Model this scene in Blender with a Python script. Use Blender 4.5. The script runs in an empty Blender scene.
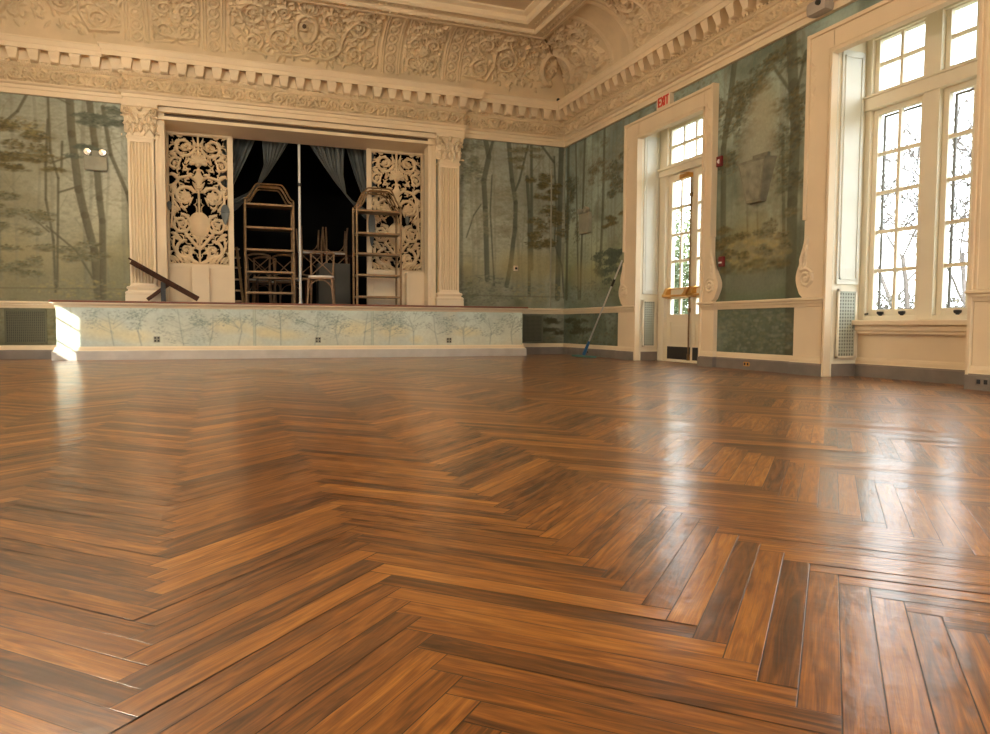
import bpy, bmesh, math, random
import numpy as np
from mathutils import Vector, Matrix

R = math.radians
C = bpy.context.scene.collection
S = bpy.context.scene
rng = random.Random(7)
nrg = np.random.default_rng(11)

# ------------------------------------------------------------------ camera
cam_d = bpy.data.cameras.new('camera')
cam = bpy.data.objects.new('camera', cam_d)
C.objects.link(cam)
S.camera = cam
cam_d.sensor_fit = 'HORIZONTAL'
cam_d.sensor_width = 36.0
cam_d.lens = 739.556 / 990 * 36.0
cam_d.clip_start = .02
cam_d.clip_end = 400
YAW, PITCH, ROLL = .359194, .0555324, .005014701
cyw, syw = math.cos(YAW), math.sin(YAW)
fw = Vector((syw * math.cos(PITCH), cyw * math.cos(PITCH), -math.sin(PITCH)))
rt = Vector((cyw, -syw, 0))
up = rt.cross(fw)
rt2 = math.cos(ROLL) * rt + math.sin(ROLL) * up
up2 = -math.sin(ROLL) * rt + math.cos(ROLL) * up
m3 = Matrix((rt2, up2, -fw)).transposed()
cam.matrix_world = Matrix.Translation((-5.84478, -12.05305, .5)) @ m3.to_4x4()

# ------------------------------------------------------------------ sky, sun, exposure
world = bpy.data.worlds.new('overcast_sky')
S.world = world
world.use_nodes = True
wn = world.node_tree
wn.nodes['Background'].inputs[0].default_value = (.93, .965, 1.0, 1)
wn.nodes['Background'].inputs[1].default_value = 8.5
sun_d = bpy.data.lights.new('sun', 'SUN')
sun_d.energy = 12.0
sun_d.color = (1.0, .93, .80)
sun_d.angle = R(.6)
sun = bpy.data.objects.new('sun', sun_d)
C.objects.link(sun)
sun.rotation_euler = Vector((1, 1.33, -.67)).to_track_quat('-Z', 'Y').to_euler()
S.view_settings.view_transform = 'Standard'
S.view_settings.look = 'None'
S.view_settings.exposure = 0.0
S.view_settings.gamma = 1.0
S.view_settings.use_curve_mapping = False
S.cycles.max_bounces = 12
S.cycles.diffuse_bounces = 7
S.cycles.glossy_bounces = 4
S.cycles.transparent_max_bounces = 12
S.cycles.sample_clamp_indirect = 12.0


def portal(name, loc, rot, w, h):
    d = bpy.data.lights.new(name, 'AREA')
    d.shape = 'RECTANGLE'
    d.size, d.size_y = w, h
    d.cycles.is_portal = True
    o = bpy.data.objects.new(name, d)
    C.objects.link(o)
    o.location = loc
    o.rotation_euler = rot


# portals sit in the glazed openings and only guide the sampling of the sky
for y0, y1, z0, z1 in ((-4.08, -2.58, .02, 3.42), (-7.7, -6.22, .6, 3.42), (-11.1, -9.6, .6, 3.42), (-14.6, -13.1, .6, 3.42)):
    portal('window_daylight', (.56, (y0 + y1) / 2, (z0 + z1) / 2), (0, R(90), 0), z1 - z0, y1 - y0)
for x0, x1 in ((-8.2, -6.5), (-5.35, -3.65), (-2.5, -.8)):
    portal('window_daylight', ((x0 + x1) / 2, -17.3, 1.9), (R(90), 0, 0), x1 - x0, 2.2)


# ------------------------------------------------------------------ materials
def mat(name, col, rough=.5, metal=0., spec=.5, bump=0., bscale=40., var=0., vscale=3., coat=0.):
    m = bpy.data.materials.new(name)
    m.use_nodes = True
    nt = m.node_tree
    b = nt.nodes['Principled BSDF']
    b.inputs['Base Color'].default_value = (*col, 1)
    b.inputs['Roughness'].default_value = rough
    b.inputs['Metallic'].default_value = metal
    b.inputs['Specular IOR Level'].default_value = spec
    b.inputs['Coat Weight'].default_value = coat
    tc = nt.nodes.new('ShaderNodeTexCoord')
    if var:
        n = nt.nodes.new('ShaderNodeTexNoise')
        n.inputs['Scale'].default_value = vscale
        n.inputs['Detail'].default_value = 5
        nt.links.new(tc.outputs['Object'], n.inputs['Vector'])
        r = nt.nodes.new('ShaderNodeMapRange')
        r.inputs[1].default_value, r.inputs[2].default_value = .3, .7
        r.inputs[3].default_value, r.inputs[4].default_value = 1 - var, 1 + var
        nt.links.new(n.outputs[0], r.inputs[0])
        mx = nt.nodes.new('ShaderNodeVectorMath')
        mx.operation = 'SCALE'
        mx.inputs[0].default_value = col
        nt.links.new(r.outputs[0], mx.inputs['Scale'])
        nt.links.new(mx.outputs[0], b.inputs['Base Color'])
    if bump:
        n = nt.nodes.new('ShaderNodeTexNoise')
        n.inputs['Scale'].default_value = bscale
        n.inputs['Detail'].default_value = 4
        nt.links.new(tc.outputs['Object'], n.inputs['Vector'])
        bp = nt.nodes.new('ShaderNodeBump')
        bp.inputs['Strength'].default_value = bump
        bp.inputs['Distance'].default_value = .01
        nt.links.new(n.outputs[0], bp.inputs['Height'])
        nt.links.new(bp.outputs[0], b.inputs['Normal'])
    return m


def vcol_mat(name, attr, rough=.6, canvas=.05, spec=.25):
    m = bpy.data.materials.new(name)
    m.use_nodes = True
    nt = m.node_tree
    b = nt.nodes['Principled BSDF']
    b.inputs['Roughness'].default_value = rough
    b.inputs['Specular IOR Level'].default_value = spec
    a = nt.nodes.new('ShaderNodeAttribute')
    a.attribute_name = attr
    tc = nt.nodes.new('ShaderNodeTexCoord')
    n = nt.nodes.new('ShaderNodeTexNoise')
    n.inputs['Scale'].default_value = 30
    n.inputs['Detail'].default_value = 6
    nt.links.new(tc.outputs['Object'], n.inputs['Vector'])
    r = nt.nodes.new('ShaderNodeMapRange')
    r.inputs[1].default_value, r.inputs[2].default_value = .3, .7
    r.inputs[3].default_value, r.inputs[4].default_value = .93, 1.07
    nt.links.new(n.outputs[0], r.inputs[0])
    mx = nt.nodes.new('ShaderNodeVectorMath')
    mx.operation = 'SCALE'
    nt.links.new(a.outputs['Color'], mx.inputs[0])
    nt.links.new(r.outputs[0], mx.inputs['Scale'])
    nt.links.new(mx.outputs[0], b.inputs['Base Color'])
    return m


def glass_mat():
    m = bpy.data.materials.new('window_glass')
    m.use_nodes = True
    nt = m.node_tree
    for n in list(nt.nodes):
        if n.type != 'OUTPUT_MATERIAL':
            nt.nodes.remove(n)
    out = [n for n in nt.nodes][0]
    tr = nt.nodes.new('ShaderNodeBsdfTransparent')
    tr.inputs[0].default_value = (.96, .98, .97, 1)
    gl = nt.nodes.new('ShaderNodeBsdfGlossy')
    gl.inputs['Roughness'].default_value = .02
    lw_ = nt.nodes.new('ShaderNodeLayerWeight')
    lw_.inputs[0].default_value = .5
    pw = nt.nodes.new('ShaderNodeMath')
    pw.operation = 'POWER'
    pw.inputs[1].default_value = 4.5
    nt.links.new(lw_.outputs['Facing'], pw.inputs[0])
    fr = nt.nodes.new('ShaderNodeMath')
    fr.operation = 'MULTIPLY_ADD'
    fr.inputs[1].default_value = .6
    fr.inputs[2].default_value = .03
    nt.links.new(pw.outputs[0], fr.inputs[0])
    mx = nt.nodes.new('ShaderNodeMixShader')
    nt.links.new(fr.outputs[0], mx.inputs[0])
    nt.links.new(tr.outputs[0], mx.inputs[1])
    nt.links.new(gl.outputs[0], mx.inputs[2])
    nt.links.new(mx.outputs[0], out.inputs[0])
    return m


CREAM = (.76, .645, .465)
M = dict(
    cream=mat('cream_paint', CREAM, .5, bump=.04, bscale=60, var=.05, vscale=2),
    plaster=mat('old_plaster', (.68, .555, .375), .75, bump=.06, bscale=50, var=.10, vscale=3, spec=.2),
    ceiling=mat('ceiling_plaster', (.66, .54, .37), .8, var=.05, spec=.2),
    trimwhite=mat('window_paint', (.80, .75, .60), .4, var=.03, vscale=4),
    grey=mat('grey_baseboard_paint', (.20, .175, .155), .45, var=.12, vscale=6),
    plinth=mat('scuffed_white_paint', (.50, .475, .44), .5, var=.10, vscale=5),
    redwood=mat('red_brown_stage_boards', (.17, .055, .025), .4, var=.2, vscale=9),
    darkwood=mat('dark_brown_wood', (.06, .026, .015), .65, var=.25, vscale=12, spec=.15),
    oldbrown=mat('brown_slot', (.10, .065, .04), .7),
    stagedark=mat('black_stage_cloth', (.008, .008, .008), .9, spec=.05),
    curtain=mat('slate_curtain', (.15, .17, .175), .85, bump=.1, bscale=200, var=.15, vscale=5, spec=.1),
    pole=mat('white_pole', (.72, .74, .74), .35),
    black=mat('black_enamel', (.012, .012, .012), .4),
    brass=mat('brass', (.72, .40, .12), .28, metal=1., var=.1, vscale=15),
    gilt=mat('gilded_bamboo', (.23, .145, .07), .4, metal=.35, var=.25, vscale=20),
    beech=mat('weathered_beech', (.30, .19, .11), .5, var=.25, vscale=20),
    seatwhite=mat('white_seat_pad', (.65, .64, .6), .7),
    grille=mat('grey_green_grille', (.42, .46, .39), .5),
    grilldark=mat('grille_void', (.03, .033, .03), .8),
    greygreen=mat('painted_out_housing', (.29, .29, .225), .6, var=.15, vscale=8),
    darkgreen=mat('painted_out_speaker', (.19, .19, .14), .7, var=.25, vscale=10),
    lampglass=mat('lamp_reflector', (.8, .8, .78), .15, metal=.8),
    red=mat('red_plastic', (.17, .012, .014), .5),
    signred=mat('red_letters', (.75, .06, .035), .4),
    signface=mat('cream_sign_face', (.78, .66, .50), .5),
    white=mat('white_plastic', (.8, .8, .78), .4),
    greyplastic=mat('grey_plastic', (.40, .36, .32), .5),
    blue=mat('blue_plastic', (.03, .13, .30), .4),
    mopgreen=mat('teal_mop_pad', (.10, .22, .19), .9, bump=.3, bscale=150),
    alu=mat('aluminium', (.62, .62, .6), .35, metal=.8),
    shutter=mat('shutter_paint', (.72, .74, .68), .4, var=.03, vscale=5),
    bark=mat('grey_bark', (.11, .098, .095), .9, var=.2, vscale=8, spec=.1),
    leaf=mat('evergreen_leaf', (.085, .115, .04), .6, var=.4, vscale=3),
    lawn=mat('dormant_lawn', (.16, .15, .10), 1., var=.2, vscale=.8, spec=.1),
    boxgrey=mat('grey_panel', (.10, .10, .09), .7),
    glass=glass_mat(),
    mural=vcol_mat('forest_mural_paint', 'paint'),
    stagemural=vcol_mat('pale_stage_mural_paint', 'paint', rough=.45),
)


# ------------------------------------------------------------------ mesh helpers
class MB:
    def __init__(s):
        s.v, s.f = [], []

    def add(s, vs, fs):
        o = len(s.v)
        s.v += [tuple(v) for v in vs]
        s.f += [tuple(i + o for i in f) for f in fs]
        return s

    def box(s, x0, y0, z0, x1, y1, z1, b=0.):
        if x0 > x1: x0, x1 = x1, x0
        if y0 > y1: y0, y1 = y1, y0
        if z0 > z1: z0, z1 = z1, z0
        if b <= 0:
            vs = [(x, y, z) for z in (z0, z1) for y in (y0, y1) for x in (x0, x1)]
            fs = [(0, 2, 3, 1), (4, 5, 7, 6), (0, 1, 5, 4), (2, 6, 7, 3), (0, 4, 6, 2), (1, 3, 7, 5)]
            return s.add(vs, fs)
        bm = bmesh.new()
        bmesh.ops.create_cube(bm, size=1)
        for v in bm.verts:
            v.co = ((x0 + x1) / 2 + v.co.x * (x1 - x0), (y0 + y1) / 2 + v.co.y * (y1 - y0), (z0 + z1) / 2 + v.co.z * (z1 - z0))
        bmesh.ops.bevel(bm, geom=bm.edges[:], offset=min(b, .45 * min(x1 - x0, y1 - y0, z1 - z0)), segments=2, affect='EDGES', profile=.6)
        s.bm(bm)
        return s

    def bm(s, bm):
        bm.verts.index_update()
        s.add([v.co[:] for v in bm.verts], [[v.index for v in f.verts] for f in bm.faces])
        bm.free()
        return s

    def tube(s, pts, r, n=8, caps=True):
        pts = [Vector(p) for p in pts]
        rs = r if isinstance(r, (list, tuple)) else [r] * len(pts)
        rings = []
        prev = None
        for i, p in enumerate(pts):
            d = (pts[min(i + 1, len(pts) - 1)] - pts[max(i - 1, 0)]).normalized()
            if prev is None:
                a = Vector((0, 0, 1)) if abs(d.z) < .9 else Vector((1, 0, 0))
                u = d.cross(a).normalized()
            else:
                u = (prev - d * prev.dot(d)).normalized()
            prev = u
            w = d.cross(u)
            rings.append([p + rs[i] * (math.cos(2 * math.pi * k / n) * u + math.sin(2 * math.pi * k / n) * w) for k in range(n)])
        vs = [v for rg in rings for v in rg]
        fs = []
        for i in range(len(pts) - 1):
            for k in range(n):
                a, b_ = i * n + k, i * n + (k + 1) % n
                fs.append((a, b_, b_ + n, a + n))
        if caps:
            fs.append(tuple(range(n))[::-1])
            fs.append(tuple(range((len(pts) - 1) * n, len(pts) * n)))
        return s.add(vs, fs)

    def bar(s, a, b, w, h, upv=(0, 0, 1)):
        a, b = Vector(a), Vector(b)
        d = (b - a).normalized()
        u = d.cross(Vector(upv)).normalized()
        t = u.cross(d)
        vs = [p + u * (w / 2 * i) + t * (h / 2 * j) for p in (a, b) for j in (-1, 1) for i in (-1, 1)]
        return s.add(vs, [(0, 1, 3, 2), (4, 6, 7, 5), (0, 4, 5, 1), (2, 3, 7, 6), (0, 2, 6, 4), (1, 5, 7, 3)])

    def prism(s, poly, axis, a, b):
        """2D polygon extruded along axis ('x': poly is (y,z); 'y': (x,z); 'z': (x,y))"""
        def P(q, t):
            return (t, q[0], q[1]) if axis == 'x' else ((q[0], t, q[1]) if axis == 'y' else (q[0], q[1], t))
        n = len(poly)
        vs = [P(q, a) for q in poly] + [P(q, b) for q in poly]
        fs = [tuple(range(n))[::-1], tuple(range(n, 2 * n))]
        fs += [(i, (i + 1) % n, (i + 1) % n + n, i + n) for i in range(n)]
        return s.add(vs, fs)

    def lathe(s, prof, c, n=16, axis='z'):
        vs, fs = [], []
        for r, h in prof:
            for k in range(n):
                a = 2 * math.pi * k / n
                q = (r * math.cos(a), r * math.sin(a), h)
                if axis == 'y': q = (q[0], q[2], q[1])
                if axis == 'x': q = (q[2], q[0], q[1])
                vs.append((c[0] + q[0], c[1] + q[1], c[2] + q[2]))
        for i in range(len(prof) - 1):
            for k in range(n):
                a, b = i * n + k, i * n + (k + 1) % n
                fs.append((a, b, b + n, a + n))
        fs.append(tuple(range(n)))
        fs.append(tuple(range((len(prof) - 1) * n, len(prof) * n)))
        return s.add(vs, fs)

    def grid(s, P, mask=None, flip=False):
        """P: array (H, W, 3) of points"""
        h, w = P.shape[:2]
        o = len(s.v)
        s.v += [tuple(p) for p in P.reshape(-1, 3).tolist()]
        i, j = np.meshgrid(np.arange(h - 1), np.arange(w - 1), indexing='ij')
        if mask is not None:
            i, j = i[mask], j[mask]
        a = (i * w + j).ravel() + o
        q = np.stack([a, a + 1, a + w + 1, a + w], 1)
        if flip: q = q[:, ::-1]
        s.f += [tuple(x) for x in q.tolist()]
        return s


def link(o):
    C.objects.link(o)
    return o


WL = {}


def tag(o, label=None, cat=None, group=None, kind=None):
    if label: o['label'] = label
    if cat: o['category'] = cat
    if group: o['group'] = group
    if kind: o['kind'] = kind
    return o


def empty(name, loc, label=None, cat=None, group=None, kind=None):
    o = link(bpy.data.objects.new(name, None))
    o.empty_display_size = .1
    o.location = loc
    WL[o] = Vector(loc)
    return tag(o, label, cat, group, kind)


def obj(name, mb, m, parent=None, smooth=False, normals=True):
    """one mesh object; the shapes are given in room coordinates"""
    v = np.array(mb.v, dtype=np.float32)
    if parent is not None:
        off = np.array(WL[parent], dtype=np.float32)
        if name not in ('x',): pass
        loc = np.zeros(3)
    else:
        off = np.array([(v[:, 0].min() + v[:, 0].max()) / 2, (v[:, 1].min() + v[:, 1].max()) / 2, v[:, 2].min()], dtype=np.float32)
        loc = off
    me = bpy.data.meshes.new(name)
    v2 = v - off
    me.from_pydata(v2.tolist(), [], mb.f)
    me.materials.append(m)
    if normals:
        bm = bmesh.new()
        bm.from_mesh(me)
        bmesh.ops.recalc_face_normals(bm, faces=bm.faces[:])
        bm.to_mesh(me)
        bm.free()
    if smooth:
        me.polygons.foreach_set('use_smooth', [True] * len(me.polygons))
        if smooth != 'all':
            me.set_sharp_from_angle(angle=R(40))
    me.update()
    o = link(bpy.data.objects.new(name, me))
    o.location = tuple(float(t) for t in loc)
    WL[o] = Vector([float(t) for t in off])
    if parent is not None:
        o.parent = parent
    return o


def paint_attr(o, cols):
    """cols: (nverts, 3) linear colours, in vertex order"""
    a = o.data.color_attributes.new('paint', 'FLOAT_COLOR', 'POINT')
    c = np.ones((len(cols), 4), dtype=np.float32)
    c[:, :3] = cols
    a.data.foreach_set('color', c.ravel())


def copy_tree(o, parent=None):
    c = o.copy()
    C.objects.link(c)
    if parent is not None: c.parent = parent
    for ch in [k for k in bpy.data.objects if k.parent == o]:
        copy_tree(ch, c)
    return c


def sweep(profile, path, closed=False):
    """profile [(p, z)] swept along plan path [(x, y)]; p is the offset to the room side (left of travel)"""
    n = len(path)
    P = [Vector((a, b)) for a, b in path]
    mit = []
    for i in range(n):
        d0 = (P[i] - P[i - 1]).normalized() if (i > 0 or closed) else None
        d1 = (P[(i + 1) % n] - P[i]).normalized() if (i < n - 1 or closed) else None
        if d0 is None: d0 = d1
        if d1 is None: d1 = d0
        n0, n1 = Vector((d0.y, -d0.x)), Vector((d1.y, -d1.x))
        mm = n0 + n1
        mit.append(mm / max(.2, mm.dot(n0)) if mm.length > 1e-6 else n0)
    mb = MB()
    k = len(profile)
    for i in range(n):
        for p, z in profile:
            q = P[i] + mit[i] * p
            mb.v.append((q.x, q.y, z))
    for i in range(n if closed else n - 1):
        j = (i + 1) % n
        for a in range(k - 1):
            mb.f.append((i * k + a, j * k + a, j * k + a + 1, i * k + a + 1))
    return mb


# ------------------------------------------------------------------ carved relief (height fields)
class Relief:
    def __init__(s, w, h, res):
        s.w, s.h, s.res = w, h, res
        s.nx, s.ny = int(round(w * res)) + 1, int(round(h * res)) + 1
        s.a = np.zeros((s.ny, s.nx), dtype=np.float32)

    def stamp(s, x, y, r, a):
        k = s.res
        i0, i1 = max(0, int((x - r) * k)), min(s.nx, int((x + r) * k) + 2)
        j0, j1 = max(0, int((y - r) * k)), min(s.ny, int((y + r) * k) + 2)
        if i0 >= i1 or j0 >= j1: return
        X = np.arange(i0, i1) / k - x
        Y = np.arange(j0, j1) / k - y
        q = 1 - (X[None, :] ** 2 + Y[:, None] ** 2) / (r * r)
        sub = s.a[j0:j1, i0:i1]
        np.maximum(sub, a * np.sqrt(np.clip(q, 0, 1)), out=sub)

    def stroke(s, pts, r0, r1, a, step=.5):
        for (x0, y0), (x1, y1), t0, t1 in [(pts[i], pts[i + 1], i / (len(pts) - 1), (i + 1) / (len(pts) - 1)) for i in range(len(pts) - 1)]:
            L = math.hypot(x1 - x0, y1 - y0)
            n = max(1, int(L / (max(min(r0, r1), .004) * step)))
            for k in range(n + 1):
                u = k / n
                t = t0 + (t1 - t0) * u
                s.stamp(x0 + (x1 - x0) * u, y0 + (y1 - y0) * u, r0 + (r1 - r0) * t, a)

    def leaf(s, x, y, ang, L, W, a, curl=.0):
        n = 7
        pts = []
        for k in range(n + 1):
            t = k / n
            an = ang + curl * t
            pts.append((x, y, W * math.sin(math.pi * (.12 + .86 * t)) ** .8))
            x += L / n * math.cos(an)
            y += L / n * math.sin(an)
        for px, py, r in pts:
            s.stamp(px, py, max(r, .004), a)

    def spiral(s, cx, cy, R0, turns, d, a0, r, a, leaves=True, r1=None):
        n = int(26 * turns)
        pts = []
        for k in range(n + 1):
            t = k / n
            rad = R0 * (1 - .86 * t)
            an = a0 + d * 2 * math.pi * turns * t
            pts.append((cx + rad * math.cos(an), cy + rad * math.sin(an)))
            if leaves and k % 4 == 1 and t < .62:
                s.leaf(pts[-1][0], pts[-1][1], an + d * .9, R0 * .42 * (1 - .5 * t), R0 * .10, a * .9, d * .9)
                s.leaf(pts[-1][0], pts[-1][1], an + d * 2.4, R0 * .25 * (1 - .5 * t), R0 * .08, a * .8, d * .7)
        s.stroke(pts, r, r1 or r * .55, a)
        s.rosette(cx, cy, R0 * .26, 6, a)

    def rosette(s, cx, cy, R0, n, a):
        for k in range(n):
            an = 2 * math.pi * k / n
            s.leaf(cx, cy, an, R0, R0 * .33, a)
        s.stamp(cx, cy, R0 * .38, a * 1.25)

    def shell(s, cx, cy, R0, a, ang=math.pi / 2, fan=1.1, n=7):
        for k in range(n):
            an = ang + fan * (2 * k / (n - 1) - 1)
            s.stroke([(cx, cy), (cx + R0 * math.cos(an), cy + R0 * math.sin(an))], R0 * .05, R0 * .15, a)
        s.stamp(cx, cy, R0 * .25, a * 1.2)

    def mirror(s):
        s.a = np.maximum(s.a, s.a[:, ::-1])

    def filler(s, n, L, W, a, seed, x0=0, x1=None, y0=0, y1=None):
        g = random.Random(seed)
        for _ in range(n):
            x, y = g.uniform(x0, x1 or s.w), g.uniform(y0, y1 or s.h)
            s.leaf(x, y, g.uniform(0, 6.28), L * g.uniform(.6, 1.3), W * g.uniform(.6, 1.2), a * g.uniform(.5, 1), g.uniform(-2.5, 2.5))


def relief_grid(mb, rel, fn, mask=None, flip=False):
    u = np.arange(rel.nx) / rel.res
    v = np.arange(rel.ny) / rel.res
    U, V = np.meshgrid(u, v)
    mb.grid(fn(U, V, rel.a), mask, flip)


# ------------------------------------------------------------------ mural painting (colour per vertex)
class Canvas:
    def __init__(s, u0, u1, z0, z1, res):
        s.u0, s.z0, s.k = u0, z0, res
        s.nx, s.ny = int(round((u1 - u0) * res)) + 1, int(round((z1 - z0) * res)) + 1
        s.u = u0 + np.arange(s.nx) / res
        s.z = z0 + np.arange(s.ny) / res
        s.a = np.zeros((s.ny, s.nx, 3), dtype=np.float32)

    def noise(s, scale, seed):
        g = np.random.default_rng(seed)
        out = np.zeros((s.ny, s.nx))
        amp = 1.
        for _ in range(4):
            n0 = int((s.ny / s.k) / scale) + 3
            n1 = int((s.nx / s.k) / scale) + 3
            gr = g.random((n0, n1))
            y = (np.arange(s.ny) / s.k) / scale
            x = (np.arange(s.nx) / s.k) / scale
            yi, xi = y.astype(int), x.astype(int)
            fy, fx = (y - yi)[:, None], (x - xi)[None, :]
            fy, fx = fy * fy * (3 - 2 * fy), fx * fx * (3 - 2 * fx)
            v = (gr[yi][:, xi] * (1 - fy) * (1 - fx) + gr[yi + 1][:, xi] * fy * (1 - fx) + gr[yi][:, xi + 1] * (1 - fy) * fx + gr[yi + 1][:, xi + 1] * fy * fx)
            out += amp * (v - .5)
            amp *= .55
            scale /= 2
        return out

    def base(s, stops):
        z = np.interp(s.z, [q[0] for q in stops], np.arange(len(stops)))
        cols = np.array([q[1] for q in stops])
        i = np.clip(z.astype(int), 0, len(stops) - 2)
        f = (z - i)[:, None]
        s.a[:] = (cols[i] * (1 - f) + cols[i + 1] * f)[:, None, :]

    def tone(s, n, amt):
        s.a *= (1 + amt * n)[..., None]

    def mixn(s, n, lo, hi, col, al):
        w = np.clip((n - lo) / (hi - lo), 0, 1)[..., None] * al
        s.a[:] = s.a * (1 - w) + np.array(col) * w

    def dab(s, u, z, ru, rz, col, al, soft=1.0):
        k = s.k
        i0, i1 = max(0, int((u - ru - s.u0) * k)), min(s.nx, int((u + ru - s.u0) * k) + 2)
        j0, j1 = max(0, int((z - rz - s.z0) * k)), min(s.ny, int((z + rz - s.z0) * k) + 2)
        if i0 >= i1 or j0 >= j1: return
        d = ((s.u[i0:i1][None, :] - u) / ru) ** 2 + ((s.z[j0:j1][:, None] - z) / rz) ** 2
        w = (np.clip(1 - d, 0, 1) ** soft * al)[..., None]
        sub = s.a[j0:j1, i0:i1]
        sub[:] = sub * (1 - w) + np.array(col, dtype=np.float32) * w

    def line(s, pts, w, col, al=.8, w1=None):
        """tapering trunk or branch through the points"""
        w1 = w1 or w
        n = len(pts) - 1
        j0, j1 = 0, s.ny
        for i in range(n):
            (u0, z0), (u1, z1) = pts[i], pts[i + 1]
            m = w + (w1 - w) * i / n
            ua, ub = min(u0, u1) - m, max(u0, u1) + m
            za, zb = min(z0, z1) - m, max(z0, z1) + m
            a, b = max(0, int((ua - s.u0) * s.k)), min(s.nx, int((ub - s.u0) * s.k) + 2)
            c, d = max(0, int((za - s.z0) * s.k)), min(s.ny, int((zb - s.z0) * s.k) + 2)
            if a >= b or c >= d: continue
            U, Z = np.meshgrid(s.u[a:b], s.z[c:d])
            du, dz = u1 - u0, z1 - z0
            L = du * du + dz * dz
            t = np.clip(((U - u0) * du + (Z - z0) * dz) / L, 0, 1)
            dist = np.hypot(U - u0 - t * du, Z - z0 - t * dz)
            ww = np.clip((m * .5 - dist) * s.k * .7 + .6, 0, 1) * al
            side = np.clip((U - u0 - t * du) / (m * .5 + 1e-6), -1, 1)
            cc = np.array(col)[None, None, :] * (1 + .22 * side)[..., None]
            sub = s.a[c:d, a:b]
            sub[:] = sub * (1 - ww[..., None]) + cc * ww[..., None]

    def foliage(s, u, z, ru, rz, cols, n, seed, dr=.035, al=.5, flat=.6):
        g = random.Random(seed)
        for _ in range(n):
            r, t = math.sqrt(g.random()), g.uniform(0, 6.283)
            q = g.uniform(.5, 1.4)
            s.dab(u + ru * r * math.cos(t), z + rz * r * math.sin(t), dr * q * g.uniform(.7, 1.6), dr * q * flat, g.choice(cols), al * g.uniform(.4, 1.))

    def tufts(s, u, z, ru, rz, cols, n, seed, al=.5):
        """layered branches of leaves, wider than tall"""
        g = random.Random(seed)
        for k in range(n):
            cu, cz = u + g.uniform(-1, 1) * ru, z + rz * g.uniform(-1, 1)
            s.foliage(cu, cz, ru * g.uniform(.3, .6), rz * .2, cols, 44, g.random(), .04, al * .8, .55)
            s.foliage(cu, cz + .02, ru * g.uniform(.3, .55), rz * .2, cols, 46, g.random(), .02, min(1., al * 1.4))


SKY = [(.0, (.11, .12, .08)), (.8, (.135, .15, .10)), (1.15, (.21, .22, .14)), (1.5, (.36, .345, .20)), (2.0, (.43, .45, .345)), (2.8, (.42, .465, .41)), (3.7, (.31, .36, .325))]
OLIVE = [(.085, .08, .034), (.13, .11, .045), (.06, .062, .03), (.19, .155, .065)]
TEAL = [(.075, .10, .075), (.105, .13, .10), (.05, .07, .05), (.15, .17, .13)]
MID = [(.17, .18, .12), (.20, .20, .14), (.14, .155, .10), (.24, .24, .17)]
PALE = [(.27, .28, .21), (.32, .32, .25), (.22, .24, .17)]
YEL = [(.36, .30, .11), (.30, .27, .11), (.40, .34, .16)]


def haze_trees(c, n, seed, u0, u1):
    g = random.Random(seed)
    for _ in range(n):
        u = g.uniform(u0, u1)
        w = g.uniform(.02, .06)
        sh = g.uniform(.7, .95)
        z = c.z[-1]
        pts = [(u + g.uniform(-.05, .05), z + .1), (u + g.uniform(-.05, .05), z * .7), (u + g.uniform(-.04, .04), z * .45), (u, 1.1)]
        c.line(pts, w, (.21 * sh, .225 * sh, .17 * sh), .34)
        for _k in range(4):
            zz = g.uniform(1.8, z)
            c.line([(u, zz), (u + g.uniform(-.3, .3), zz + g.uniform(.1, .4))], .012, (.18, .19, .13), .4)
    for _ in range(int(n * 5)):
        c.foliage(g.uniform(u0, u1), g.uniform(1.6, c.z[-1]), g.uniform(.15, .4), g.uniform(.08, .3), MID + PALE, 60, g.random(), .035, .22)


RES = 90
# --- back wall: u is x
cb = Canvas(-9.0, 0, 0, 3.72, RES)
cb.base(SKY)
cb.tone(cb.noise(1.1, 1), .55)
cb.mixn(cb.noise(.9, 2), .0, .5, (.40, .44, .37), .7)
cb.mixn(cb.noise(.7, 3), .1, .5, (.17, .18, .11), .6)
cb.dab(-8.35, 1.7, 1.6, 2.4, (.27, .25, .15), .55, .8)
cb.dab(-.9, 2.6, 1.3, 1.6, (.25, .285, .255), .6, .8)
haze_trees(cb, 16, 21, -9, -7.0)
haze_trees(cb, 16, 22, -2.0, 0)
# left of the stage
for w, pts in ((.10, [(-7.75, 3.9), (-7.73, 3.18), (-7.66, 2.4), (-7.59, 2.05), (-7.48, 1.55), (-7.45, .9)]), (.085, [(-7.5, 3.7), (-7.44, 3.05), (-7.4, 2.3), (-7.37, 1.98), (-7.38, .89)]),
               (.03, [(-8.02, 3.35), (-8.06, 2.72), (-8.07, 2.24), (-7.99, 1.68), (-7.98, .95)]), (.03, [(-8.01, 3.7), (-8.0, 2.91), (-7.91, 2.55), (-7.93, 1.9), (-7.96, 1.0)]),
               (.05, [(-7.33, 3.6), (-7.24, 2.93), (-7.04, 2.4), (-7.0, 2.2)]), (.03, [(-7.85, 3.06), (-7.87, 2.64)]), (.025, [(-8.0, 2.75), (-7.73, 2.88)]), (.025, [(-7.91, 2.35), (-7.64, 2.46)]),
               (.035, [(-8.7, 3.1), (-8.59, 3.21), (-8.38, 3.43), (-8.25, 3.7)]), (.02, [(-7.94, 3.68), (-7.74, 3.59)]), (.025, [(-8.07, 1.87), (-7.71, 1.54), (-7.51, 1.16)]), (.02, [(-8.27, 2.01), (-8.04, 1.79)])):
    cb.line(pts, w, (.105, .10, .062), .85)
cb.tufts(-8.45, 3.0, .36, .34, OLIVE, 13, 31, .6)
cb.tufts(-8.35, 2.75, .4, .12, OLIVE, 7, 32, .6)
cb.foliage(-8.3, 3.25, .25, .12, YEL + OLIVE, 120, 33, .03, .35)
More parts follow.
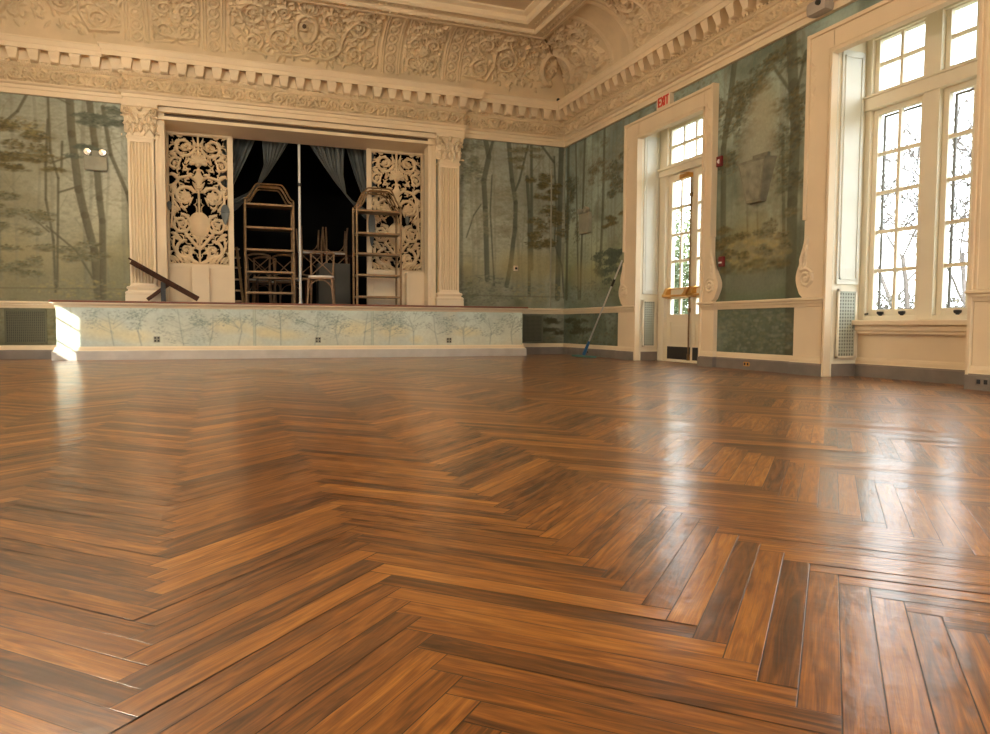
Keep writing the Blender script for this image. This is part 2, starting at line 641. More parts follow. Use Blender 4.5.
cb.tufts(-7.35, 3.42, .38, .16, TEAL, 11, 34, .55)
cb.tufts(-7.6, 2.95, .3, .12, TEAL, 5, 35, .45)
cb.tufts(-8.45, 2.0, .38, .26, OLIVE + MID, 12, 36, .5)
cb.tufts(-7.85, 1.6, .45, .2, MID + OLIVE, 9, 37, .45)
cb.tufts(-8.5, 1.35, .3, .2, MID + OLIVE, 9, 38, .5)
cb.foliage(-7.6, 1.0, .7, .14, MID + YEL, 350, 39, .03, .4)
cb.line([(-9, .99), (-7.0, 1.01)], .014, (.13, .125, .08), .7)
# right of the stage
for w, pts in ((.09, [(-1.54, 3.8), (-1.45, 3.39), (-1.54, 2.98), (-1.51, 2.51), (-1.47, 1.3)]), (.05, [(-1.34, 3.8), (-1.45, 3.39)]), (.08, [(-1.1, 3.8), (-1.02, 3.02), (-.95, 2.64), (-.96, 2.2), (-1.04, 1.55), (-1.11, 1.2)]),
               (.035, [(-.71, 3.7), (-.88, 3.03), (-.95, 2.86)]), (.06, [(-.74, 3.1), (-.69, 2.5), (-.68, 1.05)]), (.05, [(-.66, 3.7), (-.63, 1.5)]), (.10, [(-.08, 3.7), (-.1, 2.6), (-.13, 1.0)]),
               (.04, [(-.5, 3.7), (-.22, 3.39)]), (.03, [(-.22, 3.49), (-.17, 2.59), (-.2, 1.97), (-.05, 1.59), (0, 1.0)]), (.02, [(-1.85, 2.0), (-1.72, 2.38), (-1.59, 2.57)]), (.025, [(-1.39, 3.08), (-1.42, 2.46), (-1.34, 1.2)])):
    cb.line(pts, w, (.085, .10, .075), .85)
cb.tufts(-1.8, 3.2, .25, .4, TEAL + MID, 14, 41, .4)
cb.tufts(-1.35, 2.6, .3, .5, MID + PALE, 12, 42, .35)
cb.tufts(-.42, 2.95, .26, .22, OLIVE, 11, 43, .55)
cb.tufts(-.38, 2.25, .32, .34, OLIVE, 16, 44, .6)
cb.tufts(-.75, 3.4, .3, .2, OLIVE + MID, 7, 45, .4)
cb.dab(-.7, 1.55, .8, .35, (.36, .31, .14), .55)
cb.foliage(-1.5, 1.1, .55, .28, TEAL + PALE, 700, 46, .025, .5)
cb.foliage(-.5, 1.1, .5, .2, PALE + YEL + MID, 350, 47, .028, .4)
cb.line([(-2, 1.02), (0, 1.02)], .014, (.12, .12, .08), .7)
# dado panels either side of the stage
for u0, u1, sd in ((-9, -7.8, 51), (-1.05, 0, 52)):
    g = random.Random(sd)
    for _ in range(10):
        cb.foliage(g.uniform(u0, u1), g.uniform(.25, .7), .25, .15, TEAL + OLIVE, 60, g.random(), .03, .4)
cb.tufts(-.35, .5, .28, .14, [(.06, .06, .03)], 8, 53, .5)

# --- right wall: u is -y
cr = Canvas(0, 8.4, 0, 3.72, RES)
cr.base([(z, (a * .82, b * .95, c * .97)) for z, (a, b, c) in SKY])
cr.tone(cr.noise(.9, 5), .6)
cr.mixn(cr.noise(.8, 6), .0, .5, (.28, .35, .31), .7)
cr.mixn(cr.noise(.6, 7), .05, .45, (.09, .12, .085), .7)
haze_trees(cr, 12, 23, 0, 2.2)
haze_trees(cr, 8, 24, 4.3, 5.9)
for w, pts in ((.07, [(.75, 3.7), (.68, 2.2), (.63, .98)]), (.07, [(1.42, 3.7), (1.39, 2.37), (1.33, 1.5)]), (.05, [(.4, 3.7), (.56, .98)]), (.09, [(.12, 3.7), (.1, 1.0)]),
               (.1, [(4.6, 3.7), (4.5, 3.1), (4.42, 2.7), (4.47, .82)]), (.15, [(5.52, 3.7), (5.58, 3.1), (5.63, 2.63), (5.61, 1.85), (5.63, .2)]), (.05, [(5.44, 2.6), (5.51, 1.2)]),
               (.03, [(5.04, 2.1), (5.09, 1.3)]), (.03, [(4.86, 2.3), (4.91, 1.3)]), (.04, [(5.6, 2.9), (5.75, 3.4)]), (.04, [(5.58, 3.0), (5.3, 3.35)]), (.035, [(4.45, 2.85), (4.75, 3.3)])):
    cr.line(pts, w, (.095, .105, .07), .8)
cr.tufts(1.75, 2.8, .35, .3, TEAL + OLIVE, 12, 61, .5)
cr.tufts(1.2, 3.1, .3, .35, MID + OLIVE, 10, 62, .4)
cr.tufts(1.75, 2.15, .3, .1, OLIVE, 6, 63, .5)
cr.tufts(.3, 2.6, .25, .6, OLIVE + TEAL, 16, 64, .5)
cr.tufts(1.55, 1.45, .45, .25, [(.05, .075, .06), (.07, .10, .08), (.09, .12, .09)], 20, 65, .7)
cr.dab(.8, 1.35, .7, .3, (.33, .29, .13), .5)
cr.foliage(1.0, 1.05, 1.0, .2, MID + TEAL, 500, 66, .03, .4)
cr.tufts(4.6, 2.9, .35, .5, TEAL + OLIVE, 22, 67, .55)
cr.tufts(5.1, 3.35, .6, .2, OLIVE + TEAL, 12, 68, .5)
cr.tufts(5.45, 2.5, .35, .5, TEAL + OLIVE, 18, 69, .5)
cr.dab(5.15, 2.95, .3, .4, (.33, .29, .15), .6)
cr.dab(5.02, 2.45, .38, .8, (.38, .385, .30), .75)
cr.foliage(5.1, 1.95, .4, .2, MID + PALE, 160, 78, .05, .4)
cr.dab(5.05, 1.45, .6, .4, (.36, .31, .14), .6)
cr.foliage(5.05, 1.38, .55, .2, YEL + MID, 420, 70, .05, .45)
cr.foliage(5.0, 1.2, .6, .08, OLIVE, 120, 77, .05, .5)
cr.dab(5.0, 1.02, .6, .16, (.17, .19, .15), .8)
cr.tufts(5.35, 1.5, .25, .25, MID + OLIVE, 8, 71, .5)
cr.tufts(4.65, 1.5, .3, .2, OLIVE, 8, 72, .5)
cr.foliage(5.0, .45, .75, .3, [(.10, .14, .115), (.14, .18, .15), (.08, .11, .08), (.20, .21, .13), (.26, .28, .23)], 900, 73, .035, .5)
cr.foliage(1.2, .45, 1.2, .3, TEAL + OLIVE, 500, 74, .035, .45)
cr.tufts(.55, .5, .4, .14, [(.06, .065, .035)], 10, 75, .5)
cr.foliage(3.3, 3.55, 1.0, .25, TEAL + OLIVE + PALE, 300, 76, .04, .5)


# ------------------------------------------------------------------ room shell
ZC = 5.30
YF = -17.0
XL = -9.0
OX0, OX1, OZ1 = -6.53, -2.53, 3.70           # stage opening
DY0, DY1, DZ1 = -2.56, -4.10, 3.23           # door opening in the right wall
DZR = 3.44                                   # head of the recesses, above the casing lip
WY0, WY1 = -6.20, -7.72                      # window opening


def wall_mesh(name, c, fn, inside):
    k = np.array([fn(a, b) for b in (0,) for a in (0,)])
    U, Z = np.meshgrid(c.u, c.z)
    P = fn(U, Z)
    mu, mz = (c.u[:-1] + c.u[1:]) / 2, (c.z[:-1] + c.z[1:]) / 2
    MU, MZ = np.meshgrid(mu, mz)
    mb = MB()
    mb.grid(P, ~inside(MU, MZ))
    n = len(mb.v)
    return mb, n


mb, n = wall_mesh('wall_back', cb, lambda U, Z: np.stack([U, 0 * U, Z], -1), lambda u, z: (u > OX0) & (u < OX1) & (z < OZ1))
mb.add([(-9.05, 0, 3.7), (.5, 0, 3.7), (.5, 0, 5.5), (-9.05, 0, 5.5)], [(0, 1, 2, 3)])
# back of the wall and the reveal of the stage opening
mb.add([(-9.4, .18, 0), (OX0, .18, 0), (OX0, .18, 5.5), (-9.4, .18, 5.5), (OX1, .18, 0), (.5, .18, 0), (.5, .18, 5.5), (OX1, .18, 5.5), (OX0, .18, OZ1), (OX1, .18, OZ1)],
       [(0, 3, 2, 1), (4, 7, 6, 5), (8, 2, 7, 9)])
o = obj('wall_back', mb, M['mural'], normals=False)
tag(o, 'back wall painted with misty woodland around the stage opening', kind='structure')
cols = np.tile(np.array([[.05, .05, .04]], dtype=np.float32), (len(mb.v), 1))
cols[:n] = cb.a.reshape(-1, 3)
paint_attr(o, cols)


def hole_r(u, z):
    y = -u
    return ((y < DY0) & (y > DY1) & (z < DZR)) | ((y < WY0) & (y > WY1) & (z < DZR))


mb, n = wall_mesh('wall_right', cr, lambda U, Z: np.stack([0 * U, -U, Z], -1), hole_r)


def rect_x(mb, x, y0, y1, z0, z1):
    mb.add([(x, y0, z0), (x, y1, z0), (x, y1, z1), (x, y0, z1)], [(0, 1, 2, 3)])


WINS = [(WY0, WY1), (-9.58, -11.12), (-13.08, -14.62)]
XO = .55
# plain stretch towards the camera, the storey above, and the outer face
rect_x(mb, 0, .2, YF, 3.70, 5.5)
segs = [(-8.4, -9.58), (-11.12, -13.08), (-14.62, YF - .3)]
for a, b in segs: rect_x(mb, 0, a, b, 0, 3.72)
for a, b in WINS[1:]:
    rect_x(mb, 0, a, b, DZR, 3.72)
holes = [(DY0, DY1, 0, DZR)] + [(a, b, .5, DZR) for a, b in WINS]
y = .5
for a, b, z0, z1 in holes:
    rect_x(mb, XO, y, a, 0, 5.5)
    rect_x(mb, XO, a, b, z1, 5.5)
    if z0 > 0: rect_x(mb, XO, a, b, -.3, z0)
    y = b
rect_x(mb, XO, y, YF - .3, 0, 5.5)
o = obj('wall_right', mb, M['mural'], normals=False)
tag(o, 'right wall painted with dark teal woodland between door and window', kind='structure')
cols = np.tile(np.array([[.30, .30, .22]], dtype=np.float32), (len(mb.v), 1))
cols[:n] = cr.a.reshape(-1, 3)
paint_attr(o, cols)

# reveals of the openings, cream
for i, (a, b, z0) in enumerate([(DY0, DY1, 0.)] + [(p, q, 0.) for p, q in WINS]):
    mb = MB()
    mb.box(0, a, -.02, XO, a + .03, DZR + .03)
    mb.box(0, b, -.02, XO, b - .03, DZR + .03)
    mb.box(0, a + .03, DZR, XO, b - .03, DZR + .03)
    o = obj('trim_%d' % (i + 1), mb, M['trimwhite'])
    tag(o, ('painted reveal lining the door recess', 'painted reveal lining the tall window recess', 'painted reveal of the next window along', 'painted reveal of the farthest window along')[i], kind='structure')

# unseen left wall: low window shaped for sun patch, slit added for sun stripe
mb = MB()
LW = (-1.52, -2.50, .42, 1.60)
LS = (-9.48, -9.60, 2.02, 2.42)
ys = [.2, LW[0], LW[1], LS[0], LS[1], YF - .3]
for x in (XL, XL - .12):
    if x < XL:
        ys[3], ys[4] = ys[3] - .16, ys[4] - .16
        LS = (LS[0], LS[1], LS[2] + .08, LS[3] + .08)
    for i in range(5):
        a, b = ys[i], ys[i + 1]
        hz = (LW[2:] if i == 1 else (LS[2:] if i == 3 else None))
        if hz is None: rect_x(mb, x, a, b, 0, 5.5)
        else:
            rect_x(mb, x, a, b, 0, hz[0])
            rect_x(mb, x, a, b, hz[1], 5.5)
o = obj('wall_left', mb, M['cream'], normals=False)
tag(o, 'cream left wall of the ballroom', kind='structure')
# front wall behind the camera with three tall windows
mb = MB()
FW = [(-8.2, -6.5), (-5.35, -3.65), (-2.5, -.8)]
FZ = (.6, 2.95)
xs = [XL - .3] + [q for w in FW for q in w] + [XO]
for yy in (YF, YF - .25):
    for i in range(len(xs) - 1):
        def rq(z0, z1):
            mb.add([(xs[i], yy, z0), (xs[i + 1], yy, z0), (xs[i + 1], yy, z1), (xs[i], yy, z1)], [(0, 1, 2, 3)])
        if i % 2 == 0: rq(0, 5.5)
        else:
            rq(0, FZ[0])
            rq(FZ[1], 5.5)
o = obj('wall_front', mb, M['cream'], normals=False)
tag(o, 'cream end wall with tall windows opposite the stage', kind='structure')

# ceiling slab
mb = MB()
mb.box(XL - .3, YF - .3, ZC, .6, .3, ZC + .12)
tag(obj('ceiling', mb, M['ceiling']), 'plain flat plaster ceiling panel inside the moulded frame', kind='structure')

# ------------------------------------------------------------------ herringbone floor
PL, PWd = .60, .054
mb_v, mb_f, pc, puv = [], [], [], []
s2 = math.sqrt(.5)
X0f = -5.985


def plank(a0, a1, b0, b1, along):
    q = [(a0, b0), (a1, b0), (a1, b1), (a0, b1)]
    pts = [((a + b) * s2 + X0f, (a - b) * s2 - 11.0) for a, b in q]
    cx = sum(p[0] for p in pts) / 4
    cy = sum(p[1] for p in pts) / 4
    if not (-9.45 < cx < .75 and -17.35 < cy < .35): return
    o = len(mb_v)
    tilt, roll, base = rng.gauss(0, .00026), rng.gauss(0, .0003), rng.uniform(-.0004, 0)
    for k, (x, y) in enumerate(pts):
        sx = (-1 if k in (0, 3) else 1)
        sy = (-1 if k in (0, 1) else 1)
        if along == 'b': sx, sy = sy, sx
        mb_v.append((x, y, base + tilt * sx + roll * sy))
    mb_f.append((o, o + 3, o + 2, o + 1))
    t = rng.random()
    w = rng.random()
    pc.append((t, w))
    g = .0011
    L, W = PL, PWd
    uo, vo = rng.uniform(0, 50), rng.uniform(0, 50)
    lc = [(0, 0), (1, 0), (1, 1), (0, 1)]
    if along == 'b': lc = [(0, 0), (0, 1), (1, 1), (1, 0)]
    for k in (0, 3, 2, 1):
        puv.append((lc[k][0] * L, lc[k][1] * W, uo, vo))


for m_ in range(-40, 40):
    for k in range(-280, 280):
        aa, bb = m_ * PL + k * PWd, m_ * PL - k * PWd
        cx = (aa + bb) * s2 + X0f
        if not (-10.5 < cx < 1.5): continue
        plank(aa, aa + PL, bb, bb + PWd, 'a')
        plank(aa + PL, aa + PL + PWd, bb, bb + PL, 'b')
me = bpy.data.meshes.new('floor')
me.from_pydata(mb_v, [], mb_f)
ca = me.attributes.new('plank', 'FLOAT2', 'FACE')
ca.data.foreach_set('vector', np.array(pc, dtype=np.float32).ravel())
uvl = me.uv_layers.new(name='along')
puv = np.array(puv, dtype=np.float32)
uvl.data.foreach_set('uv', puv[:, :2].ravel().copy())
uvo = me.uv_layers.new(name='offset')
uvo.data.foreach_set('uv', puv[:, 2:].ravel().copy())
fm = bpy.data.materials.new('herringbone_parquet')
fm.use_nodes = True
nt = fm.node_tree
N, Lk = nt.nodes, nt.links
pb = N['Principled BSDF']


def nd(t, **kw):
    n_ = N.new(t)
    for k_, v_ in kw.items(): setattr(n_, k_, v_)
    return n_


uv1, uv2 = nd('ShaderNodeUVMap', uv_map='along'), nd('ShaderNodeUVMap', uv_map='offset')
at = nd('ShaderNodeAttribute', attribute_name='plank')
sep = nd('ShaderNodeSeparateXYZ')
Lk.new(at.outputs['Vector'], sep.inputs[0])
addv = nd('ShaderNodeVectorMath', operation='ADD')
Lk.new(uv1.outputs[0], addv.inputs[0])
Lk.new(uv2.outputs[0], addv.inputs[1])


def noise(scale_vec, scale, detail, dist=0.):
    mp = nd('ShaderNodeVectorMath', operation='MULTIPLY')
    Lk.new(addv.outputs[0], mp.inputs[0])
    mp.inputs[1].default_value = scale_vec
    n_ = nd('ShaderNodeTexNoise')
    n_.inputs['Scale'].default_value = scale
    n_.inputs['Detail'].default_value = detail
    n_.inputs['Distortion'].default_value = dist
    Lk.new(mp.outputs[0], n_.inputs['Vector'])
    return n_


def ramp(stops):
    r_ = nd('ShaderNodeValToRGB')
    e = r_.color_ramp.elements
    e[0].position, e[0].color = stops[0][0], (*stops[0][1], 1)
    e[1].position, e[1].color = stops[-1][0], (*stops[-1][1], 1)
    for p_, c_ in stops[1:-1]:
        q_ = e.new(p_)
        q_.color = (*c_, 1)
    return r_


tone = ramp([(0, (.022, .011, .005)), (.25, (.095, .036, .010)), (.5, (.225, .084, .017)), (.75, (.37, .15, .028)), (1., (.53, .25, .055))])
fig = noise((1.3, 13, 1), 3.2, 7, 1.6)            # broad figure within a plank
fine = noise((2.2, 110, 1), 4., 5, .2)           # fine grain
mth = nd('ShaderNodeMath', operation='MULTIPLY_ADD')
Lk.new(fig.outputs[0], mth.inputs[0])
mth.inputs[1].default_value = 2.2
pk = nd('ShaderNodeMapRange')
pk.inputs[3].default_value, pk.inputs[4].default_value = .08, .92
Lk.new(sep.outputs[0], pk.inputs[0])
Lk.new(pk.outputs[0], mth.inputs[2])
mth2 = nd('ShaderNodeMapRange')
mth2.inputs[1].default_value, mth2.inputs[2].default_value = .70, 2.45
mth2.inputs[3].default_value, mth2.inputs[4].default_value = 0, 1
Lk.new(mth.outputs[0], mth2.inputs[0])
Lk.new(mth2.outputs[0], tone.inputs[0])
fr = nd('ShaderNodeMapRange')
fr.inputs[1].default_value, fr.inputs[2].default_value = .3, .7
fr.inputs[3].default_value, fr.inputs[4].default_value = .70, 1.26
Lk.new(fine.outputs[0], fr.inputs[0])
sc1 = nd('ShaderNodeVectorMath', operation='SCALE')
Lk.new(tone.outputs[0], sc1.inputs[0])
Lk.new(fr.outputs[0], sc1.inputs['Scale'])
# dark joints between planks
su = nd('ShaderNodeSeparateXYZ')
Lk.new(uv1.outputs[0], su.inputs[0])


def edge(out, width, g):
    a_ = nd('ShaderNodeMath', operation='SUBTRACT')
    a_.inputs[0].default_value = width
    Lk.new(out, a_.inputs[1])
    b_ = nd('ShaderNodeMath', operation='MINIMUM')
    Lk.new(out, b_.inputs[0])
    Lk.new(a_.outputs[0], b_.inputs[1])
    c_ = nd('ShaderNodeMapRange')
    c_.inputs[1].default_value, c_.inputs[2].default_value = g * .5, g * 1.5
    Lk.new(b_.outputs[0], c_.inputs[0])
    return c_


e1, e2 = edge(su.outputs[0], PL, .0011), edge(su.outputs[1], PWd, .0009)
em = nd('ShaderNodeMath', operation='MINIMUM')
Lk.new(e1.outputs[0], em.inputs[0])
Lk.new(e2.outputs[0], em.inputs[1])
mj = nd('ShaderNodeMix', data_type='RGBA')
Lk.new(em.outputs[0], mj.inputs[0])
mj.inputs[6].default_value = (.022, .012, .008, 1)
Lk.new(sc1.outputs[0], mj.inputs[7])
# worn grey patches
tcf = nd('ShaderNodeTexCoord')
wn_ = nd('ShaderNodeTexNoise')
wn_.inputs['Scale'].default_value = .9
wn_.inputs['Detail'].default_value = 5
Lk.new(tcf.outputs['Object'], wn_.inputs['Vector'])
wr = nd('ShaderNodeMapRange')
wr.inputs[1].default_value, wr.inputs[2].default_value = .45, .75
wr.inputs[3].default_value, wr.inputs[4].default_value = 0, .35
Lk.new(wn_.outputs[0], wr.inputs[0])
mw = nd('ShaderNodeMix', data_type='RGBA')
Lk.new(wr.outputs[0], mw.inputs[0])
Lk.new(mj.outputs[2], mw.inputs[6])
mw.inputs[7].default_value = (.10, .044, .016, 1)
Lk.new(mw.outputs[2], pb.inputs['Base Color'])
rr = nd('ShaderNodeMapRange')
rr.inputs[1].default_value, rr.inputs[2].default_value = .3, .7
rr.inputs[3].default_value, rr.inputs[4].default_value = .30, .45
Lk.new(fine.outputs[0], rr.inputs[0])
Lk.new(rr.outputs[0], pb.inputs['Roughness'])
pb.inputs['Specular IOR Level'].default_value = .18
pb.inputs['Coat Weight'].default_value = .8
pb.inputs['Coat Roughness'].default_value = .19
pb.inputs['Coat IOR'].default_value = 1.5
# relief: joints, fine grain and the hand-scraped unevenness of an old floor
un = noise((1, 1, 1), 11., 3)
h1 = nd('ShaderNodeMath', operation='MULTIPLY_ADD')
Lk.new(em.outputs[0], h1.inputs[0])
h1.inputs[1].default_value = .35
h2 = nd('ShaderNodeMath', operation='MULTIPLY')
Lk.new(un.outputs[0], h2.inputs[0])
h2.inputs[1].default_value = 3.2
Lk.new(h2.outputs[0], h1.inputs[2])
h3 = nd('ShaderNodeMath', operation='MULTIPLY_ADD')
Lk.new(fine.outputs[0], h3.inputs[0])
h3.inputs[1].default_value = .10
Lk.new(h1.outputs[0], h3.inputs[2])
bpn = nd('ShaderNodeBump')
bpn.inputs['Strength'].default_value = .5
bpn.inputs['Distance'].default_value = .0012
Lk.new(h3.outputs[0], bpn.inputs['Height'])
Lk.new(bpn.outputs[0], pb.inputs['Normal'])
Lk.new(bpn.outputs[0], pb.inputs['Coat Normal'])
me.materials.append(fm)
nv = len(me.vertices)
fo = link(bpy.data.objects.new('floor', me))
tag(fo, 'worn herringbone parquet floor of reddish brown planks', kind='structure')
mb = MB()
mb.box(XL - .5, YF - .4, -.30, .55, 3.6, -.004)
tag(obj('floor', mb, M['oldbrown']), 'dark subfloor under the parquet planks', kind='structure')


# ------------------------------------------------------------------ cornice, frieze, cove, ceiling frame
BRX0, BRX1, BRK = -7.01, -1.99, .12
room_path = [(XL, YF), (XL, 0), (BRX0, 0), (BRX0, -BRK), (BRX1, -BRK), (BRX1, 0), (0, 0), (0, YF)]
corn = [(0, 3.66), (.045, 3.66), (.045, 3.73), (.06, 3.735), (.06, 3.78), (.085, 3.79), (.10, 3.81), (.10, 3.815), (.045, 3.82), (.045, 4.035), (.065, 4.04), (.08, 4.05), (.08, 4.055),
        (.095, 4.055), (.095, 4.09), (.12, 4.093), (.12, 4.25), (.262, 4.25), (.262, 4.215), (.275, 4.215), (.275, 4.28), (.285, 4.285), (.29, 4.30), (.305, 4.335), (.315, 4.345), (.315, 4.362), (.10, 4.372)]
mb = sweep(corn, room_path)
# dentils and modillions along the straight runs
runs = [((XL, 0), (BRX0, 0), 0, 0), ((BRX0, -BRK), (BRX1, -BRK), -1, -1), ((BRX1, 0), (0, 0), 0, 1), ((0, 0), (0, -9.0), 1, 0)]


def along(run, t, p, z):
    (x0, y0), (x1, y1), *_ = run
    L = math.hypot(x1 - x0, y1 - y0)
    dx, dy = (x1 - x0) / L, (y1 - y0) / L
    return (x0 + dx * t + dy * p, y0 + dy * t - dx * p, z)


def run_len(run):
    return math.hypot(run[1][0] - run[0][0], run[1][1] - run[0][1])


def ubox(mb, run, t0, t1, p0, p1, z0, z1, taper=0.):
    vs = [along(run, t, p, z) for z in (z0, z1) for p in (p0, p1) for t in (t0 + (taper if z == z0 else 0), t1 - (taper if z == z0 else 0))]
    mb.add(vs, [(0, 2, 3, 1), (4, 5, 7, 6), (0, 1, 5, 4), (2, 6, 7, 3), (0, 4, 6, 2), (1, 3, 7, 5)])


SP = .2367
for ri, run in enumerate(runs):
    L = run_len(run)
    ea, eb = run[2], run[3]        # 1: inner corner at that end, -1: outer corner
    t0 = .13 if ea == 1 else (-.08 if ea == -1 else 0)
    t1 = L - .13 if eb == 1 else (L + .08 if eb == -1 else L)
    t = t0 + .01
    while t < t1 - .02:
        ubox(mb, run, t, t + .034, .092, .122, 4.06, 4.088)
        t += .0592
    # modillion: scrolled bracket under the corona
    cnt = max(1, round((t1 - t0) / SP))
    st = (t1 - t0) / cnt
    for k in range(cnt):
        c = t0 + (k + .5) * st
        prof = [(.115, 4.072), (.205, 4.072), (.225, 4.085), (.232, 4.12), (.243, 4.145), (.254, 4.175), (.261, 4.2155), (.2615, 4.249), (.115, 4.249)]
        n_ = len(prof)
        wz = [.042 + min(1., max(0, z - 4.072) / .143) * .030 for _p, z in prof]
        vs = [along(run, c - w, p, z) for (p, z), w in zip(prof, wz)] + [along(run, c + w, p, z) for (p, z), w in zip(prof, wz)]
        mb.add(vs, [tuple(range(n_)), tuple(range(n_, 2 * n_))[::-1]] + [(i, i + n_, (i + 1) % n_ + n_, (i + 1) % n_) for i in range(n_)])
    # egg moulding between dentils and frieze: little balls
    t = t0
    while t < t1:
        for dz in (4.044,):
            x, y_, z = along(run, t, .072, dz)
            mb.add([(x + a * .011, y_ + b * .011, z + c_ * .012) for a, b, c_ in ((1, 0, 0), (0, 1, 0), (-1, 0, 0), (0, -1, 0), (0, 0, 1), (0, 0, -1))],
                   [(0, 1, 4), (1, 2, 4), (2, 3, 4), (3, 0, 4), (1, 0, 5), (2, 1, 5), (3, 2, 5), (0, 3, 5)])
        t += .03
o = obj('trim_5', mb, M['cream'], normals=False)
tag(o, 'deep cream cornice with modillion brackets and dentils round the room', kind='structure')

# frieze ornament, repeating every 1.4 m: a leafy V in the middle with scrolls to each side
FU, FH, FR = 1.40, .21, 105
fu = Relief(FU, FH, FR)
A = .066
cx = FU / 2
fu.leaf(cx + .005, .02, R(66), .19, .028, A * 1.1, -.35)
fu.leaf(cx + .015, .03, R(40), .13, .022, A, .5)
fu.leaf(cx, .03, R(90), .09, .02, A)
fu.stamp(cx, .03, .03, A * 1.2)
fu.spiral(cx + .18, .105, .082, 1.7, 1, R(200), .014, A)
fu.spiral(cx + .36, .09, .078, 1.6, -1, R(120), .013, A)
fu.spiral(cx + .53, .105, .082, 1.7, 1, R(200), .013, A)
fu.spiral(cx + .66, .08, .06, 1.5, -1, R(120), .011, A)
fu.stroke([(cx + .03, .03), (cx + .12, .02), (cx + .2, .025), (cx + .28, .1), (cx + .36, .17), (cx + .45, .16), (cx + .53, .03), (cx + .62, .03), (cx + .7, .15)], .014, .012, A)
fu.filler(90, .06, .014, A * .8, 5, cx)
fu.mirror()
fu.a[:2] = 0
fu.a[-2:] = 0
for ri, run in enumerate(runs):
    L = run_len(run)
    off = (.62, .2, .1, .35)[ri]
    a0, a1 = (0 if run[2] != -1 else -.045), (L if run[3] == 0 else (L - .045 if run[3] == 1 else L + .045))
    if run[2] == 1: a0 = .045
    nx = int((a1 - a0) * FR)
    t = a0 + np.arange(nx + 1) / FR
    t[-1] = a1
    idx = ((t + off) % FU * FR).astype(int) % fu.nx
    arr = fu.a[:, idx]
    (x0, y0), (x1, y1), *_ = run
    dx, dy = (x1 - x0) / L, (y1 - y0) / L
    zz = 3.822 + np.arange(fu.ny) / FR
    T, Z = np.meshgrid(t, zz)
    p = .047 + arr
    mb = MB()
    mb.grid(np.stack([x0 + dx * T + dy * p, y0 + dy * T - dx * p, Z], -1))
    o = obj('trim_%d' % (6 + ri), mb, M['plaster'], smooth='all', normals=False)
    tag(o, ('carved scroll frieze left of the stage bay', 'carved scroll frieze over the stage opening', 'carved scroll frieze right of the stage bay', 'carved scroll frieze along the right wall')[ri], kind='structure')

# cove: plain band, then a quarter-ellipse carrying carved panels between ribs
CV0 = .10


def cove_pt(v):
    """arc length -> (inset, height, outward normal to the room)"""
    v = np.asarray(v)
    th = np.clip((v - .17) / 1.052, 0, 1) * (math.pi / 2)
    flat = v < .17
    p = np.where(flat, .03, .78 - .75 * np.cos(th))
    z = np.where(flat, 4.372 + v, 4.542 + .648 * np.sin(th))
    n_p = np.where(flat, 1., np.cos(th))
    n_z = np.where(flat, 0., -np.sin(th))
    return p, z, n_p, n_z


VL = .17 + 1.052
CR = 88
A = .068


def rib(rel, u0, u1):
    """moulded rib with a chain of discs"""
    for e in (u0 + .015, u0 + .05, u1 - .05, u1 - .015):
        rel.stroke([(e, .20), (e, VL - .02)], .013, .013, .032)
    v = .27
    while v < VL - .08:
        k = 16
        c = (u0 + u1) / 2
        rel.stroke([(c + .07 * math.cos(2 * math.pi * i / k), v + .07 * math.sin(2 * math.pi * i / k)) for i in range(k + 1)], .014, .014, .03)
        rel.rosette(c, v, .045, 6, .028)
        v += .155


def border(rel, u0, u1, v0, v1, a=.02):
    rel.stroke([(u0, v0), (u1, v0), (u1, v1), (u0, v1), (u0, v0)], .012, .012, a)


def panel_small(rel, u0, u1, seed):
    c, h = (u0 + u1) / 2, VL
    hw = (u1 - u0) / 2
    sub = Relief(u1 - u0, VL, CR)
    q = hw
    sub.spiral(q + .15, .42, .12, 1.6, 1, R(180), .018, A)
    sub.spiral(q + .15, .72, .11, 1.6, -1, R(200), .018, A)
    sub.spiral(q + .16, .98, .10, 1.6, 1, R(180), .016, A)
    sub.shell(q, .30, .16, A, R(90), 1.2)
    sub.rosette(q, .60, .09, 7, A)
    sub.shell(q, .85, .13, A, R(90), 1.1)
    sub.leaf(q + .05, .3, R(20), .2, .035, A, 1.)
    sub.filler(120, .085, .017, A * .8, seed, q, None, .25, VL - .06)
    sub.mirror()
    border(sub, .02, u1 - u0 - .02, .24, VL - .03)
    i0 = int(round(u0 * CR))
    w = min(sub.nx, rel.nx - i0)
    rel.a[:, i0:i0 + w] = np.maximum(rel.a[:, i0:i0 + w], sub.a[:, :w])


